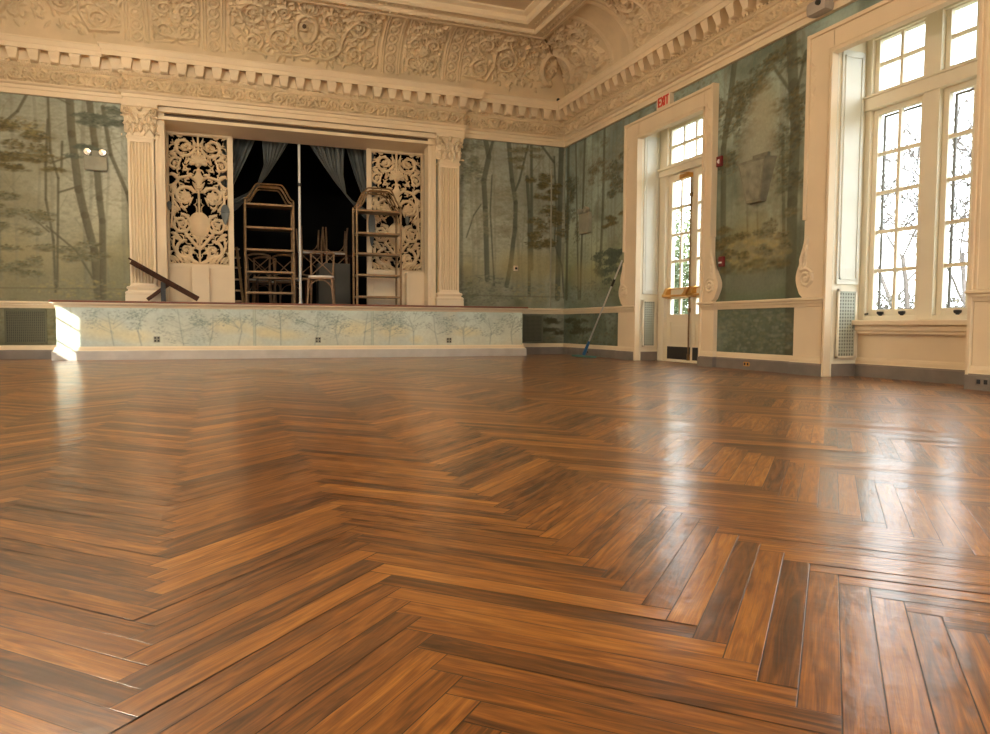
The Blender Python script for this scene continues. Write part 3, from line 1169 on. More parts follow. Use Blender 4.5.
def panel_big(rel, u0, u1, seed, mirror=True, sym=None):
    sub = Relief(u1 - u0, VL, CR)
    q = (u1 - u0) / 2
    if mirror:
        sub.spiral(q + .36, .50, .20, 2, 1, R(210), .024, A)
        sub.spiral(q + .78, .84, .21, 2, -1, R(150), .024, A)
        sub.spiral(q + .76, .40, .15, 1.7, 1, R(90), .02, A)
        sub.spiral(q + .36, .95, .13, 1.7, -1, R(250), .02, A)
        sub.stroke([(q, .3), (q + .16, .27), (q + .34, .27), (q + .52, .42), (q + .56, .62), (q + .62, .8), (q + .8, 1.06), (q + 1.0, .98)], .026, .018, A)
        k = 22
        sub.stroke([(q + .15 * math.sin(math.pi * i / k), .72 - .24 * math.cos(math.pi * i / k)) for i in range(k + 1)], .03, .03, A * 1.1)
        sub.leaf(q, .50, R(90), .42, .11, A * .5)
        sub.shell(q, .30, .18, A, R(90), 1.3)
        sub.shell(q, .95, .16, A, R(90), 1.2)
        sub.filler(260, .11, .02, A * .8, seed, q, None, .25, VL - .06)
        sub.mirror()
    border(sub, .02, u1 - u0 - .02, .24, VL - .03)
    i0 = int(round(u0 * CR))
    w = min(sub.nx, rel.nx - i0)
    rel.a[:, i0:i0 + w] = np.maximum(rel.a[:, i0:i0 + w], sub.a[:, :w])


def panel_end(rel, u0, u1, seed, cu):
    """panel running into the corner at cu, with half a cartouche in the corner"""
    s_ = 1 if cu > u0 else -1
    lo, hi = min(u0, u1), max(u0, u1)
    g0 = u0
    rel.spiral(g0 + s_ * .28, .45, .17, 1.9, s_, R(90), .022, A)
    rel.spiral(g0 + s_ * .30, .88, .16, 1.9, -s_, R(250), .022, A)
    rel.spiral(g0 + s_ * .72, .62, .19, 2.1, -s_, R(90), .024, A)
    rel.spiral(g0 + s_ * .66, 1.0, .11, 1.6, s_, R(250), .018, A)
    rel.stroke([(g0 + s_ * .05, .3), (g0 + s_ * .4, .27), (g0 + s_ * .52, .5), (g0 + s_ * .5, .8), (g0 + s_ * .7, .95), (g0 + s_ * .95, .6)], .024, .018, A)
    rel.filler(330, .10, .02, A * .8, seed, min(lo, hi - .05), hi - (.3 if s_ > 0 else 0), .25, VL - .06)
    # C-scroll of the corner cartouche
    k = 20
    c0 = cu - s_ * .36
    rel.stroke([(c0 - s_ * .20 * math.sin(math.pi * i / k), .68 - .34 * math.cos(math.pi * i / k)) for i in range(k + 1)], .05, .03, A * 1.5)
    rel.stamp(c0 - s_ * .02, .36, .07, A * 1.5)
    rel.stamp(c0 - s_ * .02, 1.0, .06, A * 1.5)
    rel.leaf(c0, .48, R(90), .34, .10, A * .7)
    rel.spiral(c0 - s_ * .02, .58, .09, 1.5, s_, R(0), .016, A)


rb = Relief(9.0, VL, CR)            # back: u = x + 9
for a, b in ((-7.02, -6.70), (-5.99, -5.66), (-3.34, -3.01), (-2.30, -1.98)): rib(rb, a + 9, b + 9)
panel_small(rb, 2.34, 2.98, 1)
panel_big(rb, 3.38, 5.62, 2)
panel_small(rb, 6.02, 6.66, 3)
panel_end(rb, 7.06, 8.9, 4, 9.0)
panel_end(rb, 1.94, .1, 5, 0.)
rr_ = Relief(8.6, VL, CR)           # right: u = -y
panel_end(rr_, 1.6, .1, 6, 0.)
for e in (1.68, 1.72, 2.22, 2.26): rr_.stroke([(e, .2), (e, VL - .02)], .014, .014, .02)
panel_big(rr_, 2.34, 4.58, 7)
rib(rr_, 4.64, 4.97)
panel_small(rr_, 5.02, 5.66, 8)
rib(rr_, 5.70, 6.03)
panel_big(rr_, 6.08, 8.32, 9)
mb = MB()


def back_fn(U, V, a):
    p, z, n_p, n_z = cove_pt(V)
    pp = p + n_p * a
    x = np.clip(U - 9.0, -9 + pp, -pp)
    return np.stack([x, -pp, z + n_z * a], -1)


def right_fn(U, V, a):
    p, z, n_p, n_z = cove_pt(V)
    pp = p + n_p * a
    return np.stack([-pp, np.minimum(-U, -pp), z + n_z * a], -1)


relief_grid(mb, rb, back_fn)
tag(obj('trim_10', mb, M['plaster'], smooth='all', normals=False), 'carved plaster cove with scroll panels above the stage wall', kind='structure')
mb = MB()
relief_grid(mb, rr_, right_fn)
tag(obj('trim_11', mb, M['plaster'], smooth='all', normals=False), 'carved plaster cove with scroll panels above the right wall', kind='structure')
vv = np.linspace(0, VL, 14)
p_, z_, _, _ = cove_pt(vv)
mb = sweep(list(zip(p_.tolist(), z_.tolist())), [(0, -8.59), (0, YF), (XL, YF), (XL, 0)])
tag(obj('trim_12', mb, M['plaster'], smooth=True, normals=False), 'plain stretch of the ceiling cove round the rest of the room', kind='structure')

# moulded frame of the ceiling
cf = [(.76, 5.19), (.79, 5.155), (.84, 5.15), (.85, 5.165), (.99, 5.165), (1.00, 5.135), (1.05, 5.115), (1.08, 5.14), (1.08, 5.17), (1.10, 5.175), (1.21, 5.175), (1.225, 5.15), (1.30, 5.14), (1.33, 5.17),
      (1.33, 5.24), (1.40, 5.27), (1.40, 5.302)]
loop = [(XL, YF), (XL, 0), (0, 0), (0, YF)]
mb = sweep(cf, loop, closed=True)
t = 0
for axis in 'xy':
    n_ = 0
    t = .95
    while t < 7.6:
        for p, w, h in ((.92, .030, 5.158), (1.155, .022, 5.168)):
            c0 = -t if axis == 'x' else -t
            if t < p + .04: continue
            pos = (c0, -p) if axis == 'x' else (-p, c0)
            dirs = (1, 0) if axis == 'x' else (0, 1)
            k = 6
            vs = [(pos[0] + (w * 1.5 * math.cos(2 * math.pi * i / k)) * (1 if axis == 'x' else .75), pos[1] + (w * 1.5 * math.sin(2 * math.pi * i / k)) * (.75 if axis == 'x' else 1), h + .008) for i in range(k)] + [(pos[0], pos[1], h - .02)]
            mb.add(vs, [(i, (i + 1) % k, k) for i in range(k)])
        t += .105
tag(obj('trim_13', mb, M['cream'], normals=False), 'cream moulded frame with leaf rows around the flat ceiling', kind='structure')

# ------------------------------------------------------------------ stage house behind the opening
mb = MB()
mb.box(-8.2, 3.2, .824, -.8, 3.3, 4.6)
mb.box(-8.3, .19, .824, -8.2, 3.3, 4.6)
mb.box(-.8, .19, .824, -.7, 3.3, 4.6)
mb.box(-8.3, .19, 4.6, -.7, 3.3, 4.7)
tag(obj('wall_stage', mb, M['stagedark']), 'black walls of the stage house behind the opening', kind='structure')

# header over the opening: fascia, slot, soffit board
mb = MB()
mb.box(-6.64, -.10, 3.585, -2.42, .17, 3.665, .006)
mb.box(-6.60, -.115, 3.475, -2.46, -.09, 3.525, .004)
mb.add([(-6.6, -.09, 3.478), (-2.46, -.09, 3.478), (-2.46, .46, 3.425), (-6.6, .46, 3.425), (-6.6, -.09, 3.52), (-2.46, -.09, 3.52), (-2.46, .46, 3.60), (-6.6, .46, 3.60)],
       [(0, 1, 2, 3), (4, 7, 6, 5), (0, 4, 5, 1), (2, 6, 7, 3), (0, 3, 7, 4), (1, 5, 6, 2)])
tag(obj('trim_14', mb, M['cream']), 'cream header and soffit board above the stage opening', kind='structure')
mb = MB()
mb.box(-6.60, -.02, 3.524, -2.46, .1, 3.585)
tag(obj('trim_15', mb, M['oldbrown']), 'dark brown slot under the stage header', kind='structure')
# jambs of the opening
mb = MB()
for s_ in (-1, 1):
    xo = -4.53 + s_ * 2.0
    mb.box(xo - s_ * .005, -.045, .8, xo + s_ * .13, .20, 3.6, .004)
    mb.box(xo + s_ * .03, -.06, .8, xo + s_ * .06, -.04, 3.6, .004)
    mb.box(xo + s_ * .09, -.06, .8, xo + s_ * .12, -.04, 3.6, .004)
tag(obj('trim_16', mb, M['cream']), 'moulded cream jambs at the sides of the stage opening', kind='structure')

# ------------------------------------------------------------------ baseboards and chair rails
bprof = [(0, 0), (.035, 0), (.035, .115), (.028, .125), (.028, .13), (.02, .135), (.02, .165), (.012, .185), (.0, .195)]
rprof = [(0, .715), (.012, .72), (.018, .745), (.03, .76), (.03, .775), (.05, .785), (.05, .80), (.035, .812), (0, .815)]


def split_profile(i0, i1, prof): return prof[i0:i1]


g_ = bprof[:5]
c_ = bprof[4:]
runs_b = [[(XL, YF), (XL, 0), (-7.86, 0)], [(-1.05, 0), (0, 0), (0, -2.02)]]
mb = MB()
for pth in runs_b:
    q = sweep(g_, pth)
    mb.add(q.v, q.f)
tag(obj('baseboard_back', mb, M['grey'], normals=False), 'grey painted baseboard beside the stage and into the corner', kind='structure')
mb = MB()
for pth in runs_b:
    q = sweep(c_, pth)
    mb.add(q.v, q.f)
    q = sweep(rprof, pth)
    mb.add(q.v, q.f)
tag(obj('trim_17', mb, M['cream'], normals=False), 'cream chair rail and base moulding beside the stage', kind='structure')
PED = [(-2.02, -2.49), (-4.13, -4.37), (-5.74, -6.13), (-7.755, -8.06), (-9.2, -9.56)]
mb, mc = MB(), MB()
for a, b in ((-4.36, -5.75), (-8.05, -9.22)):
    q = sweep(g_, [(0, a), (0, b)])
    mb.add(q.v, q.f)
    for pr in (c_, rprof):
        q = sweep(pr, [(0, a), (0, b)])
        mc.add(q.v, q.f)
pd = MB()
for a, b in PED:
    pth = [(.0, a), (-.055, a), (-.055, b), (.0, b)]
    q = sweep(g_, pth)
    mb.add(q.v, q.f)
    for pr in (c_, rprof):
        q = sweep(pr, pth)
        mc.add(q.v, q.f)
    mc.add([(-.055, a, .72), (-.055, b, .72), (0, b, .72), (0, a, .72)], [(0, 1, 2, 3)])
    pd.box(-.055, a, 0, .01, b, .815)
for a, b in WINS:
    q = sweep(g_, [(.36, a), (.36, b)])
    mb.add(q.v, q.f)
    q = sweep(c_, [(.36, a), (.36, b)])
    mc.add(q.v, q.f)
    mb.box(.02, a, 0, .36, a - .012, .13)
mb.box(.02, DY0, 0, .30, DY0 - .012, .13)
tag(obj('baseboard_right', mb, M['grey'], normals=False), 'grey painted baseboard along the right wall and its recesses', kind='structure')
tag(obj('trim_18', mc, M['cream'], normals=False), 'cream chair rail and base moulding along the right wall', kind='structure')
tag(obj('trim_19', pd, M['cream']), 'cream pedestal blocks under the door and window casings', kind='structure')


# ------------------------------------------------------------------ casings with scrolled ears
def casing(name, label, ya, yb, wl, wr, flare, ztop=3.49, z0=.815):
    """ya: far edge of the opening, yb: near edge; wl / wr: casing widths; the outer edge swells to a scroll above the chair rail"""
    mb = MB()
    T = .065

    def outer(s_, y0):
        pts = []
        for z in np.linspace(z0, 1.75, 26):
            k = (z - z0)
            sw = flare * (math.exp(-((z - 1.02) / .20) ** 2) * 1.0) - (.03 if k < .03 else 0)
            pts.append((y0 + s_ * max(0, sw), float(z)))
        return pts
    yo = ya + wl
    lo = outer(1, yo)
    E_ = .004
    mb.prism([(ya + E_, z0)] + lo + [(yo, ztop), (ya + E_, ztop)], 'x', .0, -T)
    yo2 = yb - wr
    mb.prism([(yb - E_, z0)] + outer(-1, yo2) + [(yo2, ztop), (yb - E_, ztop)], 'x', .0, -T)
    mb.box(0, ya - .002, DZ1 + E_, -T + .001, yb + .002, ztop - .001)
    # stiles below the rail, beside the opening
    mb.box(-.001, ya + E_, 0, -T * .6, ya + .07, z0)
    mb.box(-.001, yb - E_, 0, -T * .6, yb - .03, z0)
    # mouldings: inner bead, back band
    B = .022
    for d0, d1, t in ((0, .03, .085), (.05, .065, .072)):
        mb.box(-.0, ya + d0, 0 if d0 == 0 else z0, -t, ya + d1, DZ1 + d1, .004)
        mb.box(-.0, yb - d0, 0 if d0 == 0 else z0, -t, yb - d1, DZ1 + d1, .004)
        mb.box(-.0, ya + d1, DZ1 + d0, -t, yb - d1, DZ1 + d1, .004)
    bk = .03
    mb.box(0, yo + .012, 1.62, -.09, yo - bk, ztop + .012, .006)
    mb.box(0, yo2 - .012, 1.62, -.09, yo2 + bk, ztop + .012, .006)
    mb.box(-.002, yo + .009, ztop - bk, -.087, yo2 - .009, ztop + .009, .006)
    o = empty(name, (0, (ya + yb) / 2, 0), label, kind='structure')
    obj('casing', mb, M['cream'], o)
    # carved scrolls on the two ears
    for s_, y0, w in ((1, yo, wl), (-1, yo2, wr)):
        rel = Relief(.30, .62, 130)
        rel.spiral(.15, .16, .10, 1.9, 1, R(60), .018, .022)
        rel.stroke([(.22, .24), (.23, .36), (.18, .5), (.16, .6)], .02, .012, .02)
        for k in range(4): rel.leaf(.2 - .01 * k, .26 + .08 * k, R(130), .1, .02, .02, -.8)
        mb = MB()

        def fn(U, V, a):
            return np.stack([-T - a + .002, y0 + s_ * (flare * .75 - .27 + U), z0 + .04 + V], -1)
        msk = (rel.a[:-1, :-1] > .001) | (rel.a[1:, 1:] > .001)
        relief_grid(mb, rel, fn, msk, False)
        obj('carved_scroll', mb, M['cream'], o, smooth='all', normals=False)
    # carved drop near the top of each stile
    for y0 in (yo - .07, yo2 + .07):
        rel = Relief(.07, .5, 130)
        for k in range(9): rel.leaf(.035, .03 + k * .05, R(90 + (35 if k % 2 else -35)), .06, .012, .012)
        mb = MB()
        msk = (rel.a[:-1, :-1] > .001) | (rel.a[1:, 1:] > .001)
        relief_grid(mb, rel, lambda U, V, a: np.stack([-T - a + .002, y0 - .035 + U, ztop - .75 + V], -1), msk)
        obj('carved_drop', mb, M['cream'], o, smooth='all', normals=False)


casing('trim_20', 'cream casing with scrolled ears around the door recess', DY0, DY1, .37, .20, .15)
casing('trim_21', 'cream casing with scrolled ears around the tall window', WY0, WY1, .33, .33, .11)
casing('trim_22', 'cream casing of the next window along the right wall', WINS[1][0], WINS[1][1], .33, .33, .11)


# ------------------------------------------------------------------ glazed sashes
def bars_x(mb, x0, x1, y0, y1, z0, z1, st, rail_b, rail_t):
    """frame of stiles and rails in a plane of constant x"""
    mb.box(x0, y0, z0, x1, y0 - st, z1, .004)
    mb.box(x0, y1 + st, z0, x1, y1, z1, .004)
    mb.box(x0, y0 - st, z0, x1, y1 + st, z0 + rail_b, .004)
    mb.box(x0, y0 - st, z1 - rail_t, x1, y1 + st, z1, .004)


def muntins_x(mb, x0, x1, y0, y1, z0, z1, ncol, rows):
    w = .017
    for k in range(1, ncol):
        y = y0 + (y1 - y0) * k / ncol
        mb.box(x0, y + w, z0, x1, y - w, z1)
    for z in rows:
        mb.box(x0 + .001, y0, z - w, x1 - .001, y1, z + w)


def pane_x(x, y0, y1, z0, z1):
    return MB().box(x - .002, y0, z0, x + .002, y1, z1)


def reveal_panel(parent, yv, s_, x0, x1, z0, z1):
    """panelled shutter leaf lying on a reveal"""
    d = s_ * .018
    mb = MB()
    mb.box(x0, yv, z0, x1, yv + d, z1, .003)
    mb.box(x0 + .03, yv + d, z0 + .05, x0 + .045, yv + d * 1.5, z1 - .05)
    mb.box(x1 - .045, yv + d, z0 + .05, x1 - .03, yv + d * 1.5, z1 - .05)
    mb.box(x0 + .03, yv + d, z0 + .05, x1 - .03, yv + d * 1.5, z0 + .065)
    mb.box(x0 + .03, yv + d, z1 - .065, x1 - .03, yv + d * 1.5, z1 - .05)
    return obj('shutter_leaf', mb, M['shutter'], parent)


M['storm'] = mat('shade_toned_storm_frame', (.09, .08, .07), .6)  # dark tone stands for the shade along the glass edges


def window(n, y0, y1, detail=True, label=''):
    w = empty('window_%d' % n, (.40, (y0 + y1) / 2, 0), label, kind='structure')
    xa, xb = .36, .50
    mb = MB()
    bars_x(mb, xa, xb, y0, y1, .56, DZR, .075, .06, .06)
    ym = (y0 + y1) / 2
    mb.box(xa - .01, ym + .085, .58, xb, ym - .085, DZR - .03, .006)
    mb.box(xa - .03, y0 - .01, 2.685, xb, y1 + .01, 2.83, .008)        # transom rail
    mb.box(xa - .05, y0 - .01, 2.805, xb, y1 + .01, 2.83, .006)
    obj('frame', mb, M['trimwhite'], w)
    mb = MB()
    mb.box(.24, y0, .525, .5, y1, .575, .008)
    mb.box(.28, y0, .47, .5, y1, .53, .006)
    mb.box(.30, y0, .44, .5, y1, .475, .004)
    obj('sill', mb, M['cream'], w)
    mb = MB()
    mb.box(.36, y0, 0, .5, y1, .46)
    obj('apron_panel', mb, M['cream'], w)
    for k, (a, b) in enumerate(((y0 - .075, ym + .085), (ym - .085, y1 + .075))):
        sm = MB()
        za, zb = .60, 2.685
        bars_x(sm, .40, .455, a, b, za, zb, .058, .085, .055)
        gy0, gy1 = a - .058, b + .058
        ga, gb = za + .085, zb - .055
        rows = [ga + (gb - ga) * q / 5 for q in range(1, 5)]
        muntins_x(sm, .41, .445, gy0, gy1, ga, gb, 2, rows)
        so = obj('sash', sm, M['trimwhite'], w)
        obj('pane', pane_x(.428, gy0, gy1, ga, gb), M['glass'], so)
        om = MB()
        bars_x(om, .475, .495, gy0 + .004, gy1 - .004, ga - .02, gb + .004, .022, .03, .022)
        tag(obj('storm_frame', om, M['storm'], so), 'outer storm frame with edge shade in its colour')
        # transom light over it
        tm = MB()
        bars_x(tm, .40, .455, a, b, 2.83, DZR - .03, .05, .04, .04)
        muntins_x(tm, .41, .445, a - .05, b + .05, 2.87, DZR - .07, 2, [3.13])
        to = obj('transom_light', tm, M['trimwhite'], w)
        obj('pane', pane_x(.428, a - .05, b + .05, 2.87, DZR - .07), M['glass'], to)
        if detail:
            for yy in ((a - .17, b + .18) if k == 0 else (a - .23, b + .1)):
                lm = MB()
                lm.prism([(yy - .032, .655), (yy - .026, .638), (yy - .012, .632), (yy - .006, .622), (yy + .006, .622), (yy + .012, .632), (yy + .026, .638), (yy + .032, .655), (yy + .026, .664), (yy - .026, .664)], 'x', .372, .402)
                obj('sash_lift', lm, M['black'], w)
    if detail:
        lm = MB().tube([(.385, y0 - .055, .64), (.36, y0 - .085, .638), (.36, y0 - .115, .642)], [.011, .008, .012], 6)
        obj('casement_stay', lm, M['black'], w)
    for yv, s_ in ((y0, -1), (y1, 1)):
        reveal_panel(w, yv, s_, .04, .33, .94, DZR - .17)
    return w


window(1, *WINS[0], label='tall twin casement window with five rows of panes on right wall')
window(2, *WINS[1], detail=False, label='second tall casement window nearer the camera, out of the picture')
window(3, *WINS[2], detail=False, label='third tall casement window beside the camera, out of the picture')
# front windows: simple glazed frames
for k, (a, b) in enumerate(FW):
    w = empty('window_%d' % (4 + k), ((a + b) / 2, YF - .12, FZ[0]), 'tall end window number %d opposite the stage' % (k + 1), kind='structure')
    mb = MB()
    for x in (a, (a + b) / 2 - .05, b - .1): mb.box(x, YF - .16, FZ[0], x + .1, YF - .08, FZ[1])
    for z in (FZ[0], FZ[1] - .1): mb.box(a, YF - .16, z, b, YF - .08, z + .1)
    for z in np.arange(FZ[0] + .45, FZ[1] - .2, .42): mb.box(a, YF - .14, z, b, YF - .11, z + .025)
    obj('frame', mb, M['trimwhite'], w)
    obj('pane', MB().box(a, YF - .126, FZ[0], b, YF - .122, FZ[1]), M['glass'], w)
# low left window: bars thrown on the stage end by the sun
w = empty('window_7', (XL - .06, (LW[0] + LW[1]) / 2, LW[2]), 'unseen low left window by the stage, shaped for the sun patch', kind='structure')
mb = MB()
for z in (.74, 1.05, 1.36): mb.box(XL - .065, LW[0], z - .009, XL - .055, LW[1], z + .009)
mb.box(XL - .08, LW[0], LW[2], XL - .04, LW[1], LW[2] + .04)
mb.box(XL - .08, LW[0], LW[3] - .04, XL - .04, LW[1], LW[3])
obj('frame', mb, M['trimwhite'], w)
obj('pane', MB().box(XL - .062, LW[0], LW[2], XL - .058, LW[1], LW[3]), M['glass'], w)

# ------------------------------------------------------------------ the glazed double door
d = empty('door_1', (.36, (DY0 + DY1) / 2, 0), 'tall glazed double door with brass panic bar under a transom', kind='structure')
mb = MB()
mb.box(.30, DY0, 0, .46, DY0 - .19, DZR, .006)
mb.box(.30, DY1 + .12, 0, .46, DY1, DZR, .006)
mb.box(.30, DY0 - .19, 3.38, .46, DY1 + .12, DZR, .006)
mb.box(.27, DY0, 2.68, .46, DY1, 2.80, .008)
mb.box(.24, DY0, 2.765, .46, DY1, 2.80, .006)
mb.box(.28, DY0 - .165, 0, .30, DY0 - .19, 2.68, .003)
mb.box(.30, DY0 - .19, -.01, .50, DY1 + .12, .012)
obj('frame', mb, M['trimwhite'], d)
ta, tb = DY0 - .19, DY1 + .12
tm = MB()
bars_x(tm, .34, .40, ta, tb, 2.80, 3.38, .045, .05, .05)
muntins_x(tm, .35, .39, ta - .045, tb + .045, 2.85, 3.33, 4, [3.09])
to = obj('transom_light', tm, M['trimwhite'], d)
obj('pane', pane_x(.37, ta - .045, tb + .045, 2.85, 3.33), M['glass'], to)
lw = (ta - tb) / 2
for k in range(2):
    a = ta - k * lw - .003
    b = a - lw + .006
    lm = MB()
    st = .085
    x0, x1 = .335, .385
    lm.box(x0, a, .015, x1, a - st, 2.675, .004)
    lm.box(x0, b + st, .015, x1, b, 2.675, .004)
    lm.box(x0, a - st, .015, x1, b + st, .24, .004)
    lm.box(x0, a - st, .565, x1, b + st, .68, .004)
    lm.box(x0, a - st, .90, x1, b + st, 1.06, .004)
    lm.box(x0, a - st, 2.58, x1, b + st, 2.675, .004)
    lm.box(x0 + .015, a - st, .24, x1 - .01, b + st, .565)
    lm.box(x0 + .008, a - st - .03, .28, x1 - .01, b + st + .03, .525, .006)
    muntins_x(lm, x0 + .008, x1 - .008, a - st, b + st, .68, .90, 2, [])
    muntins_x(lm, x0 + .008, x1 - .008, a - st, b + st, 1.06, 2.58, 2, [1.06 + 1.52 * q / 4 for q in range(1, 4)])
    leaf = obj('door_leaf', lm, M['trimwhite'], d)
    pm = pane_x(.36, a - st, b + st, .68, .90)
    pm.box(.358, a - st, 1.06, .362, b + st, 2.58)
    obj('pane', pm, M['glass'], leaf)
    obj('kick_plate', MB().box(x0 - .004, a - .03, .035, x0, b + .02, .215), M['black'], leaf)
    # panic bar
    pmb = MB()
    zc = .985
    for yy in (a - .06, b + .055):
        pmb.prism([(x0, zc - .075), (x0 - .05, zc - .075), (x0 - .095, zc - .045), (x0 - .095, zc - .015), (x0 - .05, zc + .07), (x0, zc + .085)], 'y', yy - .035, yy + .035)
        pmb.tube([(x0 - .075, yy - .045, zc - .035), (x0 - .075, yy + .045, zc - .035)], .03, 10)
    pmb.tube([(x0 - .085, a - .02, zc - .045), (x0 - .085, b + .02, zc - .045)], .017, 10)
    pmb.tube([(x0 - .03, a - .03, zc + .055), (x0 - .03, b + .03, zc + .055)], .006, 6)
    obj('panic_bar', pmb, M['brass'], leaf, smooth=True)
    if k == 0:
        rm = MB()
        rm.tube([(x0 - .022, b + .035, .03), (x0 - .022, b + .035, 2.60)], .010, 8)
        rm.box(x0 - .034, b + .02, .03, x0, b + .055, .12, .003)
        rm.box(x0 - .034, b + .02, .70, x0, b + .055, .76, .003)
        rm.box(x0 - .034, b + .02, 2.3, x0, b + .055, 2.36, .003)
        obj('vertical_bolt', rm, M['gilt'], leaf, smooth=True)
        cm = MB()
        cm.box(x0 - .075, a - .36, 2.565, x0, b + .02, 2.63, .012)
        cm.bar((x0 - .05, b + .06, 2.635), (x0 - .02, b + .30, 2.67), .022, .01)
        obj('door_closer', cm, M['brass'], leaf)
for yv, s_ in ((DY0, -1), (DY1, 1)):
    reveal_panel(d, yv, s_, .035, .285, .98, DZR - .17)


# ================================================================== things
# ------------------------------------------------------------------ stage
SX0, SX1, SYF = -7.90, -1.015, -.50
st = empty('stage', (-4.46, -.25, 0), 'low cream stage with pale painted landscape front and red-brown board edge', 'stage')
cs = Canvas(SX0, SX1, .13, .765, 110)
cs.base([(.1, (.60, .62, .50)), (.35, (.60, .64, .54)), (.8, (.50, .60, .56))])
cs.tone(cs.noise(.5, 81), .25)
cs.mixn(cs.noise(.6, 82), .0, .5, (.45, .55, .53), .7)
cs.mixn(cs.noise(.4, 83), .1, .5, (.58, .56, .42), .6)
for u, z, ru, rz in ((-7.35, .42, .38, .18), (-6.95, .33, .3, .12), (-5.65, .48, .35, .14), (-5.2, .40, .3, .1), (-4.9, .35, .4, .1), (-3.85, .45, .4, .15), (-3.2, .42, .35, .12), (-2.85, .27, .14, .09), (-2.0, .4, .3, .1)):
    cs.dab(u, z, ru, rz, (.70, .62, .34), .55)
INK = [(.20, .27, .25), (.26, .33, .30), (.16, .22, .20), (.31, .37, .33)]
g = random.Random(90)
for u, hgt, sp in ((-7.2, .62, .3), (-6.85, .66, .25), (-6.3, .68, .45), (-5.95, .6, .25), (-5.55, .64, .28), (-4.95, .68, .4), (-4.45, .62, .4), (-4.1, .6, .3), (-3.7, .66, .35), (-3.3, .68, .3), (-2.9, .6, .25), (-2.5, .62, .25), (-2.05, .6, .3), (-1.6, .58, .25), (-1.2, .6, .2)):
    zt = .13 + hgt * .85
    cs.line([(u, .2), (u + g.uniform(-.05, .05), .4), (u + g.uniform(-.08, .08), zt)], .016, INK[1], .6, .008)
    for _ in range(7):
        z0 = g.uniform(.3, .6)
        uu, zz = u + g.uniform(-sp, sp), z0 + g.uniform(.05, .2)
        cs.line([(u, z0), (uu, zz)], .008, INK[1], .5)
        cs.foliage(uu, zz, .11, .06, INK, 34, g.random(), .014, .7)
cs.foliage(-6.2, .32, .4, .12, INK, 260, 91, .014, .5)
cs.foliage(-4.3, .45, .5, .18, INK, 300, 92, .014, .5)
for u in (-5.33, -3.57):
    cs.line([(u, .1), (u, .8)], .03, (.42, .50, .42), .8)
    cs.line([(u + .02, .1), (u + .02, .8)], .01, (.25, .30, .25), .7)
for u in (-7.72,):
    cs.line([(u, .1), (u, .8)], .02, (.45, .50, .40), .8)
mb = MB()
U, Z = np.meshgrid(cs.u, cs.z)
mb.grid(np.stack([U, np.full_like(U, SYF), Z], -1))
n = len(mb.v)
o = obj('front_panel', mb, M['stagemural'], st, normals=False)
tag(o, 'pale blue-green landscape painting of slender trees')
paint_attr(o, cs.a.reshape(-1, 3))
mb = MB()
mb.box(SX0, -.06, .0, SX0 + .03, SYF + .012, .77)
mb.box(SX1, -.06, .0, SX1 - .03, SYF + .012, .77)
mb.box(SX0, SYF + .012, .0, SX1, SYF + .03, .77)
obj('carcass', mb, M['cream'], st)
pth = [(SX0, -.03), (SX0, SYF), (SX1, SYF), (SX1, -.03)]
mb = sweep([(-.02, .725), (.004, .725), (.012, .735), (.018, .75), (.045, .768), (.06, .78), (.06, .795), (-.02, .795)], pth)
obj('edge_moulding', mb, M['cream'], st, normals=False)
mb = sweep([(-.02, 0), (.055, 0), (.055, .118), (.045, .128)], pth)
tag(obj('plinth', mb, M['plinth'], st, normals=False), 'scuffed white plinth board')
mb = sweep([(.045, .128), (.03, .14), (.026, .16), (.014, .178), (.0, .186)], pth)
obj('base_moulding', mb, M['cream'], st, normals=False)
mb = MB()
mb.box(SX0 - .075, SYF - .075, .795, SX1 + .075, -.0, .822, .008)
mb.box(OX0 - .02, .0, .795, OX1 + .02, .18, .822)
mb.box(-8.2, .18, .78, -.8, 3.2, .822)
tag(obj('stage_floor', mb, M['redwood'], st), 'red-brown stage floorboards with rounded front edge')


def outlet(loc, axis, label, group, w=.085, h=.085, m='greygreen', n=(2, 2)):
    """flush outlet; axis 'y' faces -y, 'x' faces -x"""
    o = empty('electrical_outlet', loc, label, 'outlet', group)
    x, y, z = loc
    mb, sk = MB(), []
    if axis == 'y': mb.box(x - w / 2, y - .008, z - h / 2, x + w / 2, y, z + h / 2, .003)
    else: mb.box(x - .008, y - w / 2, z - h / 2, x, y + w / 2, z + h / 2, .003)
    plate = obj('cover_plate', mb, M[m], o)
    for i in range(n[0]):
        for j in range(n[1]):
            du = (i - (n[0] - 1) / 2) * w / n[0]
            dz = (j - (n[1] - 1) / 2) * h / n[1]
            s_ = MB()
            a = .25 * w / n[0]
            b = .30 * h / n[1]
            if axis == 'y': s_.box(x + du - a, y - .012, z + dz - b, x + du + a, y - .006, z + dz + b, .004)
            else: s_.box(x - .012, y + du - a, z + dz - b, x - .006, y + du + a, z + dz + b, .004)
            obj('socket', s_, M['black'], plate)
    return o


